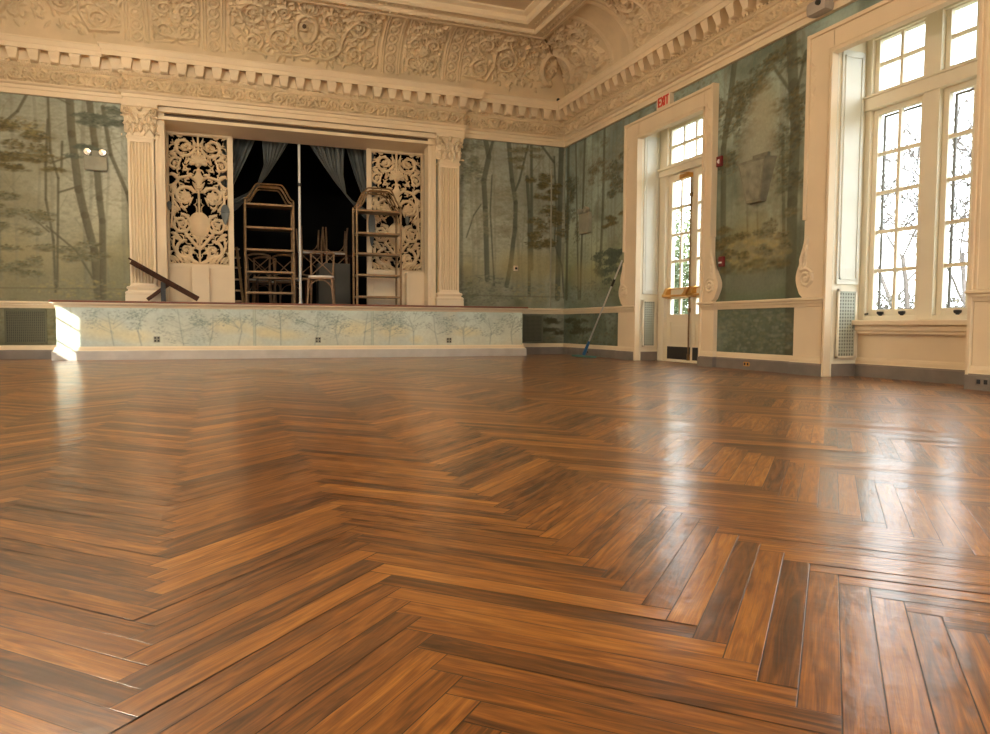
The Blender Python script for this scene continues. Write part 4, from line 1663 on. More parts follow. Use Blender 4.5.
outlet((-6.65, SYF, .285), 'y', 'dark four-socket outlet in the stage front under the leaning wooden board', 'outlets in the stage front')
outlet((-4.40, SYF, .272), 'y', 'dark four-socket outlet in the stage front below the white pole', 'outlets in the stage front')
outlet((-2.31, SYF, .262), 'y', 'dark four-socket outlet in the stage front beside a yellow painted patch', 'outlets in the stage front')
outlet((-.035, -1.0, .068), 'x', 'small black socket in the baseboard behind the dust mop', 'outlets in the baseboards', .06, .06, 'grey', (1, 1))
outlet((-.035, -4.98, .068), 'x', 'brass-plated socket in the baseboard between door and window', 'outlets in the baseboards', .10, .05, 'brass', (2, 1))
outlet((-.09, -7.88, .07), 'x', 'grey twin socket in the pedestal base right of the window', 'outlets in the baseboards', .12, .06, 'grey', (2, 1))


# ------------------------------------------------------------------ pilasters
def pilaster(xc, label):
    p = empty('pilaster', (xc, -.07, .822), label, 'pilaster', 'pilasters framing the stage')
    hw = .172
    D = -.115
    # fluted shaft: profile in plan
    prof = [(xc - hw, 0)]
    prof.append((xc - hw, D))
    nfl, m_ = 7, .024
    fw_ = (2 * hw - 2 * m_) / nfl
    for k in range(nfl):
        a = xc - hw + m_ + k * fw_
        for q in range(7):
            t = q / 6
            prof.append((a + .006 + (fw_ - .012) * t, D + .03 * math.sin(math.pi * t)))
    prof += [(xc + hw, D), (xc + hw, 0)]
    mb = MB().prism(prof, 'z', 1.10, 3.12)
    pl = [(xc - hw, 0), (xc - hw, D), (xc + hw, D), (xc + hw, 0)]
    mb.prism(pl, 'z', 1.06, 1.10)
    mb.prism(pl, 'z', 3.12, 3.19)
    obj('shaft', mb, M['cream'], p)
    mb = MB()
    mb.box(xc - hw - .065, .0, .8225, xc + hw + .065, D - .065, .925, .004)
    q = sweep([(-.05, .925), (.055, .925), (.064, .94), (.064, .96), (.05, .975), (.035, .98), (.03, 1.0), (.045, 1.01), (.048, 1.03), (.035, 1.045), (.012, 1.05), (0, 1.07), (-.05, 1.07)],
              [(xc - hw, 0), (xc - hw, D), (xc + hw, D), (xc + hw, 0)])
    mb.add(q.v, q.f)
    obj('base', mb, M['cream'], p, normals=False)
    # capital: bell flaring to an abacus, leaves and volutes
    mb = MB()
    z0, z1 = 3.19, 3.662
    q = sweep([(-.05, z0 - .02), (.012, z0 - .02), (.018, z0), (.012, z0 + .015), (0, z0 + .02), (0, z0 + .26), (.02, z0 + .36), (.045, z1 - .055), (.06, z1 - .05), (.065, z1 - .015), (.07, z1), (-.05, z1)],
              [(xc - hw, 0), (xc - hw, D), (xc + hw, D), (xc + hw, 0)])
    mb.add(q.v, q.f)
    rel = Relief(.50, .465, 190)
    c = .25
    for row, zz, n_, sc in ((0, .10, 5, 1.), (1, .2, 4, 1.05)):
        for k in range(n_):
            u = c + (k - (n_ - 1) / 2) * .082
            a = .05
            rel.leaf(u, zz - .02, R(90), .12 * sc, .03, a)
            for s_ in (-1, 1):
                rel.leaf(u, zz, R(90 - s_ * 50), .055, .016, a * .8, s_ * .5)
                rel.leaf(u, zz + .04, R(90 - s_ * 55), .045, .014, a * .9, s_ * .5)
            rel.stamp(u, zz + .10, .026, a * 1.35)
    for s_ in (-1, 1):
        rel.spiral(c + s_ * .165, .355, .055, 1.8, -s_, R(90), .016, .07, leaves=False)
        rel.stroke([(c + s_ * .03, .25), (c + s_ * .09, .33), (c + s_ * .14, .39)], .014, .016, .05)
    rel.rosette(c, .395, .04, 6, .06)
    rel.filler(40, .05, .012, .03, 3)
    msk = (rel.a[:-1, :-1] > .003) | (rel.a[1:, 1:] > .003) | (rel.a[:-1, 1:] > .003)
    relief_grid(mb, rel, lambda U, V, a: np.stack([xc - c + U, D - .0 - a - np.clip(V - .3, 0, .2) * .3, z0 + V], -1), msk)
    for sx in (-1, 1):
        rel2 = Relief(.12, .44, 150)
        for zz in (.1, .2):
            rel2.leaf(.06, zz - .02, R(90), .12, .04, .045)
            rel2.stamp(.06, zz + .1, .03, .06)
        rel2.spiral(.05, .355, .05, 1.8, 1, R(90), .016, .06, leaves=False)
        msk = (rel2.a[:-1, :-1] > .003) | (rel2.a[1:, 1:] > .003)
        relief_grid(mb, rel2, lambda U, V, a: np.stack([xc + sx * (hw + a), D + .0 + U * .95, z0 + V], -1), msk)
    obj('capital', mb, M['cream'], p, smooth=True, normals=False)
    return p


pilaster(-6.84, 'cream fluted pilaster with leafy capital behind the leaning wooden board')
pilaster(-2.19, 'cream fluted pilaster with leafy capital beside the shelf-fronted pierced screen')


# ------------------------------------------------------------------ pierced screens
def screen(x0, x1, y, label, inner):
    """inner: +1 when the stage middle lies to the right"""
    s = empty('pierced_screen', ((x0 + x1) / 2, y, .8225), label, 'screen', 'pierced screens beside the curtains')
    zb, zt = 1.415, 3.44
    wl, wr = (.04, .075) if inner > 0 else (.075, .04)
    mb = MB()
    mb.box(x0, y, zb - .02, x0 + wl, y + .05, zt, .004)
    mb.box(x1 - wr, y, zb - .02, x1, y + .05, zt, .004)
    mb.box(x0 + wl, y, zt - .035, x1 - wr, y + .05, zt, .004)
    mb.box(x0 + wl, y, zb - .02, x1 - wr, y + .05, zb + .012, .004)
    obj('frame', mb, M['cream'], s)
    w, h = x1 - x0 - wl - wr, zt - zb - .047
    res = 150
    rel = Relief(w, h, res)
    c = w / 2
    a = .03
    rr = rel
    # right half, mirrored
    K = (c - .01) / .40
    rr.spiral(c + .20, h - .18, .15, 1.6, 1, R(200), .024, a)
    rr.spiral(c + .33, h - .45, .10, 1.5, -1, R(120), .02, a)
    rr.spiral(c + .20, h - .93, .15, 1.5, -1, R(150), .026, a)
    rr.rosette(c + .20, h - .93, .085, 8, a * 1.1)
    rr.spiral(c + .26, h - 1.36, .15, 1.9, 1, R(100), .024, a)
    rr.spiral(c + .20, h - 1.76, .15, 1.4, -1, R(90), .024, a)
    rr.stroke([(c + .02, h - .7), (c + .12, h - .62), (c + .28, h - .66), (c + .36, h - .8), (c + .37, h - 1.0), (c + .28, h - 1.14)], .022, .018, a)
    rr.stroke([(c + .37, h - 1.0), (c + .38, h - 1.2), (c + .40, h - 1.4)], .016, .016, a)
    rr.stroke([(c + .02, h - 1.72), (c + .12, h - 1.6), (c + .2, h - 1.5)], .026, .02, a)
    rr.stroke([(c + .04, .02), (c + .16, .10), (c + .30, .12), (c + .38, .28), (c + .36, .42)], .03, .016, a)
    for k in range(6):
        rr.leaf(c + .10 + .05 * k, .03, R(80 - 6 * k), .20 - .012 * k, .022, a, -.5)
    for z in (h - .3, h - .6, h - .82, h - 1.1, h - 1.5):
        rr.leaf(c + .40, z, R(200), .14, .022, a, .9)
        rr.leaf(c + .30, z - .06, R(60), .12, .02, a, -.9)
    rr.filler(165, .12, .0155, a * .9, 12, c)
    rr.stroke([(c, 0), (c, h)], .016, .016, a)
    rr.stroke([(c + .008, h), (w, h)], .018, .018, a)
    rr.stroke([(w, 0), (w, h)], .014, .014, a)
    rr.stroke([(c, 0), (w, 0)], .02, .02, a)
    rr.a[:, :rr.nx // 2] = 0
    rr.mirror()
    thr = .0085
    cell = np.maximum.reduce([rr.a[:-1, :-1], rr.a[1:, 1:], rr.a[1:, :-1], rr.a[:-1, 1:]]) > thr + .006
    mb = MB()
    X0, Z0 = x0 + wl, zb + .012
    relief_grid(mb, rr, lambda U, V, A_: np.stack([X0 + U, y + .03 - np.maximum(A_, .0) * .9, Z0 + V], -1), cell)
    # edges of the openings, 2 cm deep
    pad = np.pad(cell, 1)
    for j, i in zip(*np.nonzero(cell)):
        def P(ii, jj, back): return (X0 + ii / res, (y + .045) if back else (y + .03 - float(rr.a[jj, ii]) * .9), Z0 + jj / res)
        for (dj, di, p, q) in ((0, -1, (i, j), (i, j + 1)), (0, 1, (i + 1, j), (i + 1, j + 1)), (-1, 0, (i, j), (i + 1, j)), (1, 0, (i, j + 1), (i + 1, j + 1))):
            if not pad[j + 1 + dj, i + 1 + di]:
                mb.add([P(*p, 0), P(*q, 0), P(*q, 1), P(*p, 1)], [(0, 1, 2, 3)])
    obj('pierced_panel', mb, M['plaster'], s, normals=False)
    cm = x0 + wl + c
    # shell, urn and medallion on the axis
    r2 = Relief(.34, .3, 150)
    for k in range(9):
        an = R(90) + 1.75 * (k / 4 - 1)
        r2.stroke([(.17, .12), (.17 + .105 * math.cos(an), .13 + .105 * math.sin(an))], .010, .028, .035)
    r2.stamp(.17, .11, .05, .05)
    mb = MB()
    msk = (r2.a[:-1, :-1] > .003) | (r2.a[1:, 1:] > .003)
    relief_grid(mb, r2, lambda U, V, A_: np.stack([cm - .17 + U, y + .012 - A_, zt - .58 + V], -1), msk)
    obj('carved_shell', mb, M['plaster'], s, smooth='all', normals=False)
    mb = MB().lathe([(.01, 0), (.06, .02), (.03, .05), (.035, .09), (.075, .14), (.085, .18), (.05, .22), (.03, .27), (.045, .29), (.02, .31)], (cm, y + .02, zt - .86), 16)
    mb.v = [(a_, y + .02 + (b_ - y - .02) * .5, c_) for a_, b_, c_ in mb.v]
    obj('carved_urn', mb, M['plaster'], s, smooth=True)
    mb = MB().lathe([(.001, -.075), (.07, -.06), (.12, -.035), (.155, -.012), (.16, .0), (.15, .01)], (cm, y + .03, zt - 1.40), 28, 'y')
    mb.v = [(a_, b_, zt - 1.40 + (c_ - zt + 1.40) * 1.25) for a_, b_, c_ in mb.v]
    obj('medallion', mb, M['plaster'], s, smooth=True)
    # panelled base with a forward box
    mb = MB()
    mb.box(x0, y + .0, .8225, x1, y + .06, zb - .02)
    mb.box(x0 + .03, y - .01, zb - .045, x1 - .01, y + .03, zb - .02, .004)
    bx0, bx1 = (x0 + .36, x0 + .60) if inner > 0 else (x1 - .345, x1 - .03)
    mb.box(bx0, y - .16, .8225, bx1, y + .02, zb - .02, .004)
    for a_, b_, yy in ((bx0, bx1, y - .16), ((x0, bx0 - .01, y) if inner > 0 else (bx1, x1, y)), ((bx1 + .01, x1 - .02, y) if inner > 0 else (x0 + .06, bx0 - .02, y))):
        if b_ - a_ < .1: continue
        e = .04
        for q in ((a_ + e, a_ + e + .012, .86, zb - .10), (b_ - e - .012, b_ - e, .86, zb - .10), (a_ + e, b_ - e, .86, .872), (a_ + e, b_ - e, zb - .112, zb - .10)):
            mb.box(q[0], yy - .008, q[2], q[1], yy, q[3])
    obj('panelled_base', mb, M['cream'], s)
    return s


screen(-6.55, -5.575, .37, 'pierced cream scrollwork screen left of the curtained opening', 1)
screen(-3.475, -2.49, .37, 'pierced cream scrollwork screen standing behind the open metal shelf', -1)


# ------------------------------------------------------------------ curtains
def curtain(name, top, bot, label, y0=.58, ztop=3.60, folds=7, seed=1, tail=None):
    """top: (x0, x1) along the rail; bot: list of (t, xa, xb, z-a, z-b) sections gathered to the tie"""
    g = random.Random(seed)
    nu, nv = 90, 44
    P = np.zeros((nv + 1, nu + 1, 3))
    secs = [(0., top[0], top[1], ztop, ztop)] + bot
    ts = [q[0] for q in secs]
    ph = [g.uniform(0, 6.28) for _ in range(4)]
    for j in range(nv + 1):
        t = j / nv
        xa, xb, za, zb = [np.interp(t, ts, [q[k] for q in secs]) for k in (1, 2, 3, 4)]
        u = np.linspace(0, 1, nu + 1)
        uu = u + .018 * np.sin(2 * math.pi * 3 * u + ph[0])
        amp = .03 * (1 - .3 * t)
        y = y0 + amp * np.sin(2 * math.pi * folds * uu + ph[1]) + amp * .4 * np.sin(2 * math.pi * folds * 2.3 * uu + ph[2]) + .06 * t
        P[j, :, 0] = xa + (xb - xa) * u
        P[j, :, 1] = y
        P[j, :, 2] = za + (zb - za) * u
    mb = MB()
    mb.grid(P)
    P2 = P.copy()
    P2[..., 1] += .006
    mb.grid(P2, flip=True)
    o = obj(name, mb, M['curtain'], smooth='all', normals=False)
    tag(o, label, 'curtain', 'slate curtains on the stage')
    return o


curtain('stage_curtain', (-5.70, -5.17), [(.5, -5.75, -5.42, 3.0, 3.05), (.8, -5.80, -5.56, 2.62, 2.75), (1, -5.85, -5.66, 2.4, 2.55)], 'slate curtain drawn behind the left pierced screen', .72, folds=6, seed=2)
curtain('stage_curtain', (-5.13, -4.63), [(.3, -5.10, -4.85, 3.08, 3.22), (.55, -5.24, -5.04, 2.66, 2.92), (.8, -5.50, -5.36, 2.36, 2.62), (1, -5.72, -5.66, 2.2, 2.46)], 'slate curtain swept left above the arched shelf', .60, folds=6, seed=3)
curtain('stage_curtain', (-4.47, -3.80), [(.3, -4.20, -3.82, 3.22, 3.02), (.55, -3.98, -3.76, 2.92, 2.66), (.8, -3.68, -3.52, 2.62, 2.38), (1, -3.40, -3.33, 2.46, 2.22)], 'slate curtain swept right from the white pole to the open shelf', .60, folds=7, seed=4)
curtain('stage_curtain', (-3.80, -3.30), [(.5, -3.62, -3.27, 3.05, 3.0), (.8, -3.50, -3.2, 2.75, 2.62), (1, -3.38, -3.18, 2.55, 2.4)], 'slate curtain drawn behind the right pierced screen', .72, folds=6, seed=5)


def tieback(x, z, w, h, y, label):
    o = empty('curtain_tieback', (x, y, z), label, 'tieback', 'cloth tiebacks on the screens')
    mb = MB()
    n_ = 20
    vs = [(x + w * math.cos(2 * math.pi * k / n_) * (.7 + .3 * math.sin(2 * math.pi * k / n_)), y - .028 * s_, z + h * math.sin(2 * math.pi * k / n_)) for s_ in (0, 1) for k in range(n_)]
    mb.add(vs + [(x, y - .05, z)], [(k, (k + 1) % n_, (k + 1) % n_ + n_, k + n_) for k in range(n_)] + [(n_ + k, n_ + (k + 1) % n_, 2 * n_) for k in range(n_)] + [tuple(range(n_))[::-1]])
    pad = obj('pad', mb, M['curtain'], o, smooth=True)
    obj('cord', MB().tube([(x - w * .8, y - .03, z + h * .3), (x, y - .055, z + h * .2), (x + w * .8, y - .03, z + h * .3)], .008, 6), M['curtain'], pad)
    return o


tieback(-5.70, 2.21, .085, .155, .36, 'slate cloth tieback on the right edge of the left screen')
tieback(-6.50, 2.30, .045, .07, .36, 'small slate knot on the left edge of the left screen')
tieback(-3.40, 2.10, .075, .28, .36, 'long slate cloth tieback on the left edge of the right screen')
tieback(-2.80, 2.27, .05, .08, .335, 'small slate knot near the middle of the right screen')

# ------------------------------------------------------------------ white pole
p = empty('upright_pole', (-4.555, .50, .8225), 'tall thin white pole standing in the middle of the stage opening', 'pole')
obj('tube', MB().tube([(-4.555, .50, .82), (-4.555, .50, 3.43)], .021, 12), M['pole'], p, smooth=True)
obj('clamp', MB().lathe([(.02, -.03), (.032, -.02), (.032, .02), (.02, .03)], (-4.555, .50, 2.78), 12), M['black'], p)
obj('base_plate', MB().lathe([(.06, 0), (.06, .008), (.04, .02), (.025, .05)], (-4.555, .50, .8225), 20), M['pole'], p)


# ------------------------------------------------------------------ open shelves
def etagere(xc, y, w, dep, zs, ztop, label, post=.018):
    e = empty('open_shelf', (xc, y, .8225), label, 'shelf', 'gilt metal shelves on the stage')
    x0, x1 = xc - w / 2, xc + w / 2
    for xx in (x0, x1):
        for yy in (y, y + dep):
            obj('post', MB().tube([(xx, yy, .8225), (xx, yy, zs[0] + .02), (xx, yy, zs[0] + .06)], post, 8), M['gilt'], e, smooth=True)
    for z in zs:
        mb = MB()
        mb.box(x0, y - .008, z - .018, x1, y + dep + .008, z + .014, .004)
        obj('shelf_board', mb, M['gilt'], e)
    # arched crest, a doubled rail with shouldered curve
    for k, yy in enumerate((y, y + dep)):
        mb = MB()
        for off in (0, .055):
            hh = ztop - zs[0] - .06
            pts = [(x0 + off * .6, yy, zs[0] + .02)]
            for q in range(9):
                t = q / 8
                pts.append((x0 + off * .6 + w * .27 * t + .0, yy, zs[0] + .08 - off * .7 + hh * (.5 - .5 * math.cos(math.pi * t)) ** 1.0))
            pts2 = [(2 * xc - a, b, c) for a, b, c in pts[::-1]]
            mb.tube(pts + pts2, .013, 6)
        obj('arched_crest', mb, M['gilt'], e, smooth=True)
    return e


etagere(-5.025, .52, .75, .33, [2.435, 2.065, 1.71, 1.356, 1.02], 2.74, 'gilt metal shelf with arched crest left of the white pole')
etagere(-3.36, -.05, .72, .33, [2.352, 1.99, 1.66, 1.315, .965], 2.69, 'gilt metal shelf with arched crest in front of the right pierced screen')
# narrow rack
e = empty('slatted_rack', (-5.55, .60, .8225), 'narrow slatted rack leaning beside the left arched shelf', 'rack')
for k, (xa, xb) in enumerate(((-5.50, -5.44), (-5.66, -5.62))):
    obj('upright', MB().bar((xb, .60, .82), (xa - .03, .66, 1.75), .03, .03), M['gilt'], e)
for z in (.88, 1.05, 1.23, 1.42, 1.58, 1.72):
    obj('rung', MB().box(-5.66, .60 + (z - .8) * .06, z - .012, -5.43 - (z - .8) * .06, .68 + (z - .8) * .06, z + .012, .003), M['gilt'], e)


# ------------------------------------------------------------------ cross-back chairs
def chair(loc, rz, label, group='cross-back chairs on the stage', upside=False):
    c = empty('cross_back_chair', (0, 0, 0), label, 'chair', group)
    for s_ in (-1, 1):
        obj('leg', MB().tube([(s_ * .19, -.19, .445), (s_ * .195, -.2, .25), (s_ * .21, -.22, 0)], [.019, .018, .014], 8), M['beech'], c, smooth=True)
        obj('leg', MB().tube([(s_ * .20, .27, 0), (s_ * .185, .21, .25), (s_ * .18, .19, .45), (s_ * .185, .22, .7), (s_ * .195, .265, .90)], [.015, .018, .019, .017, .015], 8), M['beech'], c, smooth=True)
    mb = MB()
    ol = [(.215 * math.copysign(abs(math.cos(a)) ** .6, math.cos(a)), .20 * math.copysign(abs(math.sin(a)) ** .6, math.sin(a))) for a in np.linspace(0, 2 * math.pi, 28, endpoint=False)]
    mb.prism(ol, 'z', .435, .462)
    seat = obj('seat', mb, M['beech'], c)
    ol = [(.97 * a, .97 * b) for a, b in ol]
    tag(obj('seat_pad', MB().prism(ol, 'z', .462, .492), M['seatwhite'], seat), 'white seat pad')
    mb = MB()
    mb.tube([(-.195, .265, .89), (-.10, .295, .915), (0, .305, .92), (.10, .295, .915), (.195, .265, .89)], .017, 8)
    obj('top_rail', mb, M['beech'], c, smooth=True)
    mb = MB()
    mb.tube([(-.183, .21, .52), (0, .268, .70), (.19, .26, .87)], .009, 6)
    mb.tube([(.183, .21, .52), (0, .272, .70), (-.19, .26, .87)], .009, 6)
    obj('cross_back', mb, M['beech'], c, smooth=True)
    mb = MB()
    k = 12
    for s_, ax in ((0, 0), (1, 1), (-1, 1)):
        pts = []
        for q in range(k + 1):
            t = q / k * math.pi
            if ax == 0: pts.append((-.19 * math.cos(t), -.195, .22 + .2 * math.sin(t)))
            else: pts.append((s_ * .19, -.195 * math.cos(t) + .0, .22 + .2 * math.sin(t)))
        mb.tube(pts, .009, 6)
    obj('bent_brace', mb, M['beech'], c, smooth=True)
    c.location = loc
    c.rotation_euler = (R(180) if upside else 0, 0, rz)
    return c


c1 = chair((-4.20, .62, .824), R(-12), 'cross-back wooden chair with white seat pad beside the white pole')
for loc, rz, lab, up_ in (((-4.62, 2.0, .824), R(160), 'dim cross-back chair behind the lower part of the arched shelf', False), ((-5.12, 2.0, .824), R(175), 'dim cross-back chair behind the arched shelf nearest the rack', False),
                          ((-5.0, 2.62, .824), R(180), 'dim cross-back chair right at the back beyond the long bare table', False),
                          ((-4.18, 2.39, 2.33), R(3), 'upturned cross-back chair heaped deep in the stage, left of its twin', True), ((-3.70, 2.39, 2.33), R(-3), 'upturned cross-back chair heaped deep in the stage, right of its twin', True)):
    c = copy_tree(c1)
    c.location = loc
    c.rotation_euler = (R(180) if up_ else 0, 0, rz)
    c['label'] = lab

# tables in the dark
t = empty('folding_table', (-4.75, 1.5, .8225), 'long bare folding table in the gloom behind the arched shelf', 'table')
obj('table_top', MB().box(-5.25, 1.3, 1.29, -4.28, 1.62, 1.325, .006), M['gilt'], t)
for x in (-5.18, -4.35):
    for yy in (1.34, 1.58): obj('leg', MB().tube([(x, yy, .8225), (x, yy, 1.29)], .015, 8), M['darkwood'], t, smooth=True)
t = empty('trestle_table', (-3.95, 2.45, .8225), 'high dark table at the back carrying the upturned chairs', 'table')
obj('table_top', MB().box(-4.5, 2.20, 1.80, -3.4, 2.85, 1.835, .006), M['darkwood'], t)
for x in (-4.44, -3.46):
    for yy in (2.25, 2.8): obj('leg', MB().tube([(x, yy, .8225), (x, yy, 1.80)], .02, 8), M['darkwood'], t, smooth=True)
b = empty('storage_cabinet', (-3.85, 1.8, .8225), 'low grey cabinet behind the white-seated chair', 'cabinet')
obj('carcass', MB().box(-4.12, 1.6, .83, -3.55, 2.0, 1.62, .006), M['boxgrey'], b)
for k in range(2): obj('door', MB().box(-4.11 + k * .28, 1.585, .85, -3.84 + k * .28, 1.60, 1.60, .004), M['boxgrey'], b)

# ------------------------------------------------------------------ leaning board on the stage
b = empty('leaning_handrail', (-6.5, -.32, .822), 'dark brown wooden handrail board leaning on a prop at the stage left end', 'handrail')
y = -.30
mb = MB()
mb.bar((-6.975, y, 1.385), (-6.10, y, .872), .16, .075, (0, 0, 1))
mb.bar((-7.0, y, 1.43), (-6.36, y, 1.03), .24, .022, (0, 0, 1))
obj('board', mb, M['darkwood'], b)
obj('prop', MB().bar((-6.50, y + .03, 1.075), (-6.78, y + .03, .852), .05, .05), M['darkwood'], b)
obj('post', MB().box(-6.60, y, .8225, -6.535, y + .05, 1.11, .004), M['black'], b)


# ------------------------------------------------------------------ ventilation grilles
def vent(axis, u0, u1, z0, z1, plane, label, st=.0235, face='dark'):
    """axis 'y': flat on the back wall (u is x); 'r': on a reveal facing -y (u is x, thickness along -y)"""
    ctr = ((u0 + u1) / 2, plane, z0)
    o = empty('vent_grille', ctr, label, 'vent grille', 'lattice vent grilles')
    obj('backing', MB().box(u0 + .01, plane - .004, z0 + .01, u1 - .01, plane + .002, z1 - .01), M['grilldark'], o)
    mb = MB()
    q = .022
    mb.box(u0, plane - .018, z0, u0 + q, plane, z1)
    mb.box(u1 - q, plane - .018, z0, u1, plane, z1)
    mb.box(u0, plane - .018, z0, u1, plane, z0 + q)
    mb.box(u0, plane - .018, z1 - q, u1, plane, z1)
    obj('frame', mb, M['mutedgrille' if face == 'muted' else 'trimwhite'], o)
    mb = MB()
    w = st * (.2 if face == 'muted' else .26)
    u = u0 + q + st
    while u < u1 - q:
        mb.box(u - w, plane - .012, z0 + q, u + w, plane - .006, z1 - q)
        u += st
    z = z0 + q + st
    while z < z1 - q:
        mb.box(u0 + q, plane - .014, z - w, u1 - q, plane - .008, z + w)
        z += st
    obj('lattice', mb, M['mutedgrille' if face == 'muted' else 'grille'], o)
    return o


M['mutedgrille'] = mat('olive_painted_grille', (.125, .13, .085), .6)
vent('y', -8.61, -8.10, .225, .70, -.014, 'olive lattice vent in the wall left of the stage', face='muted')
vent('y', -.80, -.42, .215, .70, -.014, 'dark lattice vent in the wall right of the stage', face='muted')
vent('r', .03, .25, .20, .89, DY0 - .02, 'lattice vent low in the door recess', .034)
vent('r', .05, .30, .19, .89, WY0 - .02, 'lattice vent low in the window recess', .034)


# ------------------------------------------------------------------ fittings on the walls
def emergency(loc, axis, label, m, w=.29, h=.2, lamp='lampglass'):
    x, y, z = loc
    o = empty('emergency_light', loc, label, 'emergency light', 'twin-head emergency lights')
    def bx(u0, d0, z0, u1, d1, z1, b=0.):
        mb = MB()
        if axis == 'y': mb.box(x + u0, y - d0, z + z0, x + u1, y - d1, z + z1, b)
        else: mb.box(x - d0, y - u0, z + z0, x - d1, y - u1, z + z1, b)
        return mb
    obj('housing', bx(-w / 2, 0, 0, w / 2, .07, h, .01), M[m], o)
    for s_ in (-1, 1):
        c = (x + s_ * w * .33, y - .06, z + h + .045) if axis == 'y' else (x - .06, y - s_ * w * .33, z + h + .045)
        obj('lamp_head', MB().lathe([(.001, -.06), (.045, -.055), (.055, -.03), (.04, .03), (.02, .04)], c, 14, 'y' if axis == 'y' else 'x'), M[lamp], o, smooth=True)
    obj('lamp_bracket', bx(-.05, 0, h, .05, .05, h + .08, .006), M[m], o)
    return o


emergency((-7.43, 0, 2.685), 'y', 'emergency light with two bright heads on the wall left of the stage', 'greygreen')
emergency((0, -.85, 2.06), 'x', 'painted-over emergency light on the wall left of the door', 'greygreen', .34, .33, 'greygreen')
# speaker painted into the mural
o = empty('wall_speaker', (0, -5.05, 1.95), 'tapered wall speaker painted over with the mural between door and window', 'speaker')
M['speakercloth'] = mat('painted_out_cloth', (.24, .245, .185), .8, var=.3, vscale=9)
mb = MB()
za, zb = 1.93, 2.40
mb.add([(0, -4.92, za), (0, -5.20, za), (-.07, -5.18, za), (-.07, -4.94, za), (0, -4.82, zb), (0, -5.36, zb), (-.13, -5.32, zb), (-.13, -4.86, zb)],
       [(0, 1, 2, 3), (4, 7, 6, 5), (0, 4, 5, 1), (1, 5, 6, 2), (2, 6, 7, 3), (3, 7, 4, 0)])
cab = obj('cabinet', mb, M['darkgreen'], o)
mb = MB()
mb.add([(-.078, -4.955, za + .03), (-.078, -5.165, za + .03), (-.133, -5.29, zb - .03), (-.133, -4.89, zb - .03)], [(0, 1, 2, 3)])
mb.add([(-.072, -4.955, za + .03), (-.072, -5.165, za + .03), (-.127, -5.29, zb - .03), (-.127, -4.89, zb - .03)], [(3, 2, 1, 0)])
obj('front_cloth', mb, M['speakercloth'], cab)
obj('bracket', MB().box(-.04, -5.0, zb, 0, -5.25, zb + .07, .006), M['darkgreen'], o)
# exit sign
o = empty('exit_sign', (0, -3.17, 3.51), 'cream exit sign with red letters above the door casing', 'sign')
hs = obj('housing', MB().box(-.07, -3.02, 3.505, -.0, -3.34, 3.675, .006), M['signface'], o)
lt = MB()
XF, XB = -.078, -.069


def stick(ya, za, yb, zb_, w=.022):
    lt.bar((XF + .0045, ya, za), (XF + .0045, yb, zb_), .009, w, (0, -(zb_ - za), (yb - ya)) if False else Vector((1, 0, 0)).cross(Vector((0, yb - ya, zb_ - za))))


zt_, zb2 = 3.655, 3.527
ys_ = -3.075
H2 = zt_ - zb2
stick(ys_, zb2, ys_, zt_)
for zz in (zb2 + .011, (zb2 + zt_) / 2, zt_ - .011): stick(ys_, zz, ys_ - .052, zz)
ys_ -= .072
stick(ys_, zb2, ys_ - .058, zt_)
stick(ys_, zt_, ys_ - .058, zb2)
ys_ -= .078
stick(ys_, zb2, ys_, zt_)
ys_ -= .058
stick(ys_, zb2, ys_, zt_)
stick(ys_ + .034, zt_ - .011, ys_ - .034, zt_ - .011)
tag(obj('lettering', lt, M['signred'], hs), 'red letters EXIT')
# fire alarm devices
o = empty('alarm_strobe', (0, -4.37, 2.475), 'red alarm strobe with white flash lens high beside the door casing', 'alarm', 'red alarm fittings beside the door')
hs = obj('housing', MB().box(-.03, -4.32, 2.475, 0, -4.42, 2.60, .006), M['red'], o)
obj('flash_lens', MB().prism([(-4.345, 2.535), (-4.37, 2.56), (-4.385, 2.56), (-4.385, 2.51), (-4.37, 2.51)], 'x', -.031, -.042), M['white'], hs)
o = empty('fire_alarm_pull', (0, -4.37, 1.24), 'red fire alarm pull box lower beside the door casing', 'alarm', 'red alarm fittings beside the door')
hs = obj('housing', MB().box(-.04, -4.415, 1.24, 0, -4.50, 1.365, .006), M['red'], o)
obj('pull_handle', MB().box(-.052, -4.43, 1.28, -.04, -4.485, 1.30, .004), M['white'], hs)
# camera under the cornice
o = empty('security_camera', (-.10, -5.93, 3.60), 'grey wall camera box under the cornice near the window casing', 'camera')
mb = MB()
mb.box(-.17, -5.90, 3.655, -.03, -6.17, 3.80, .05)
hs = obj('housing', mb, M['greyplastic'], o)
obj('lens', MB().lathe([(.001, -.03), (.022, -.03), (.026, -.02), (.026, .01)], (-.172, -6.09, 3.74), 14, 'x'), M['black'], hs, smooth=True)
obj('wall_bracket', MB().box(-.06, -5.98, 3.70, 0, -6.09, 3.78, .006), M['greyplastic'], o)
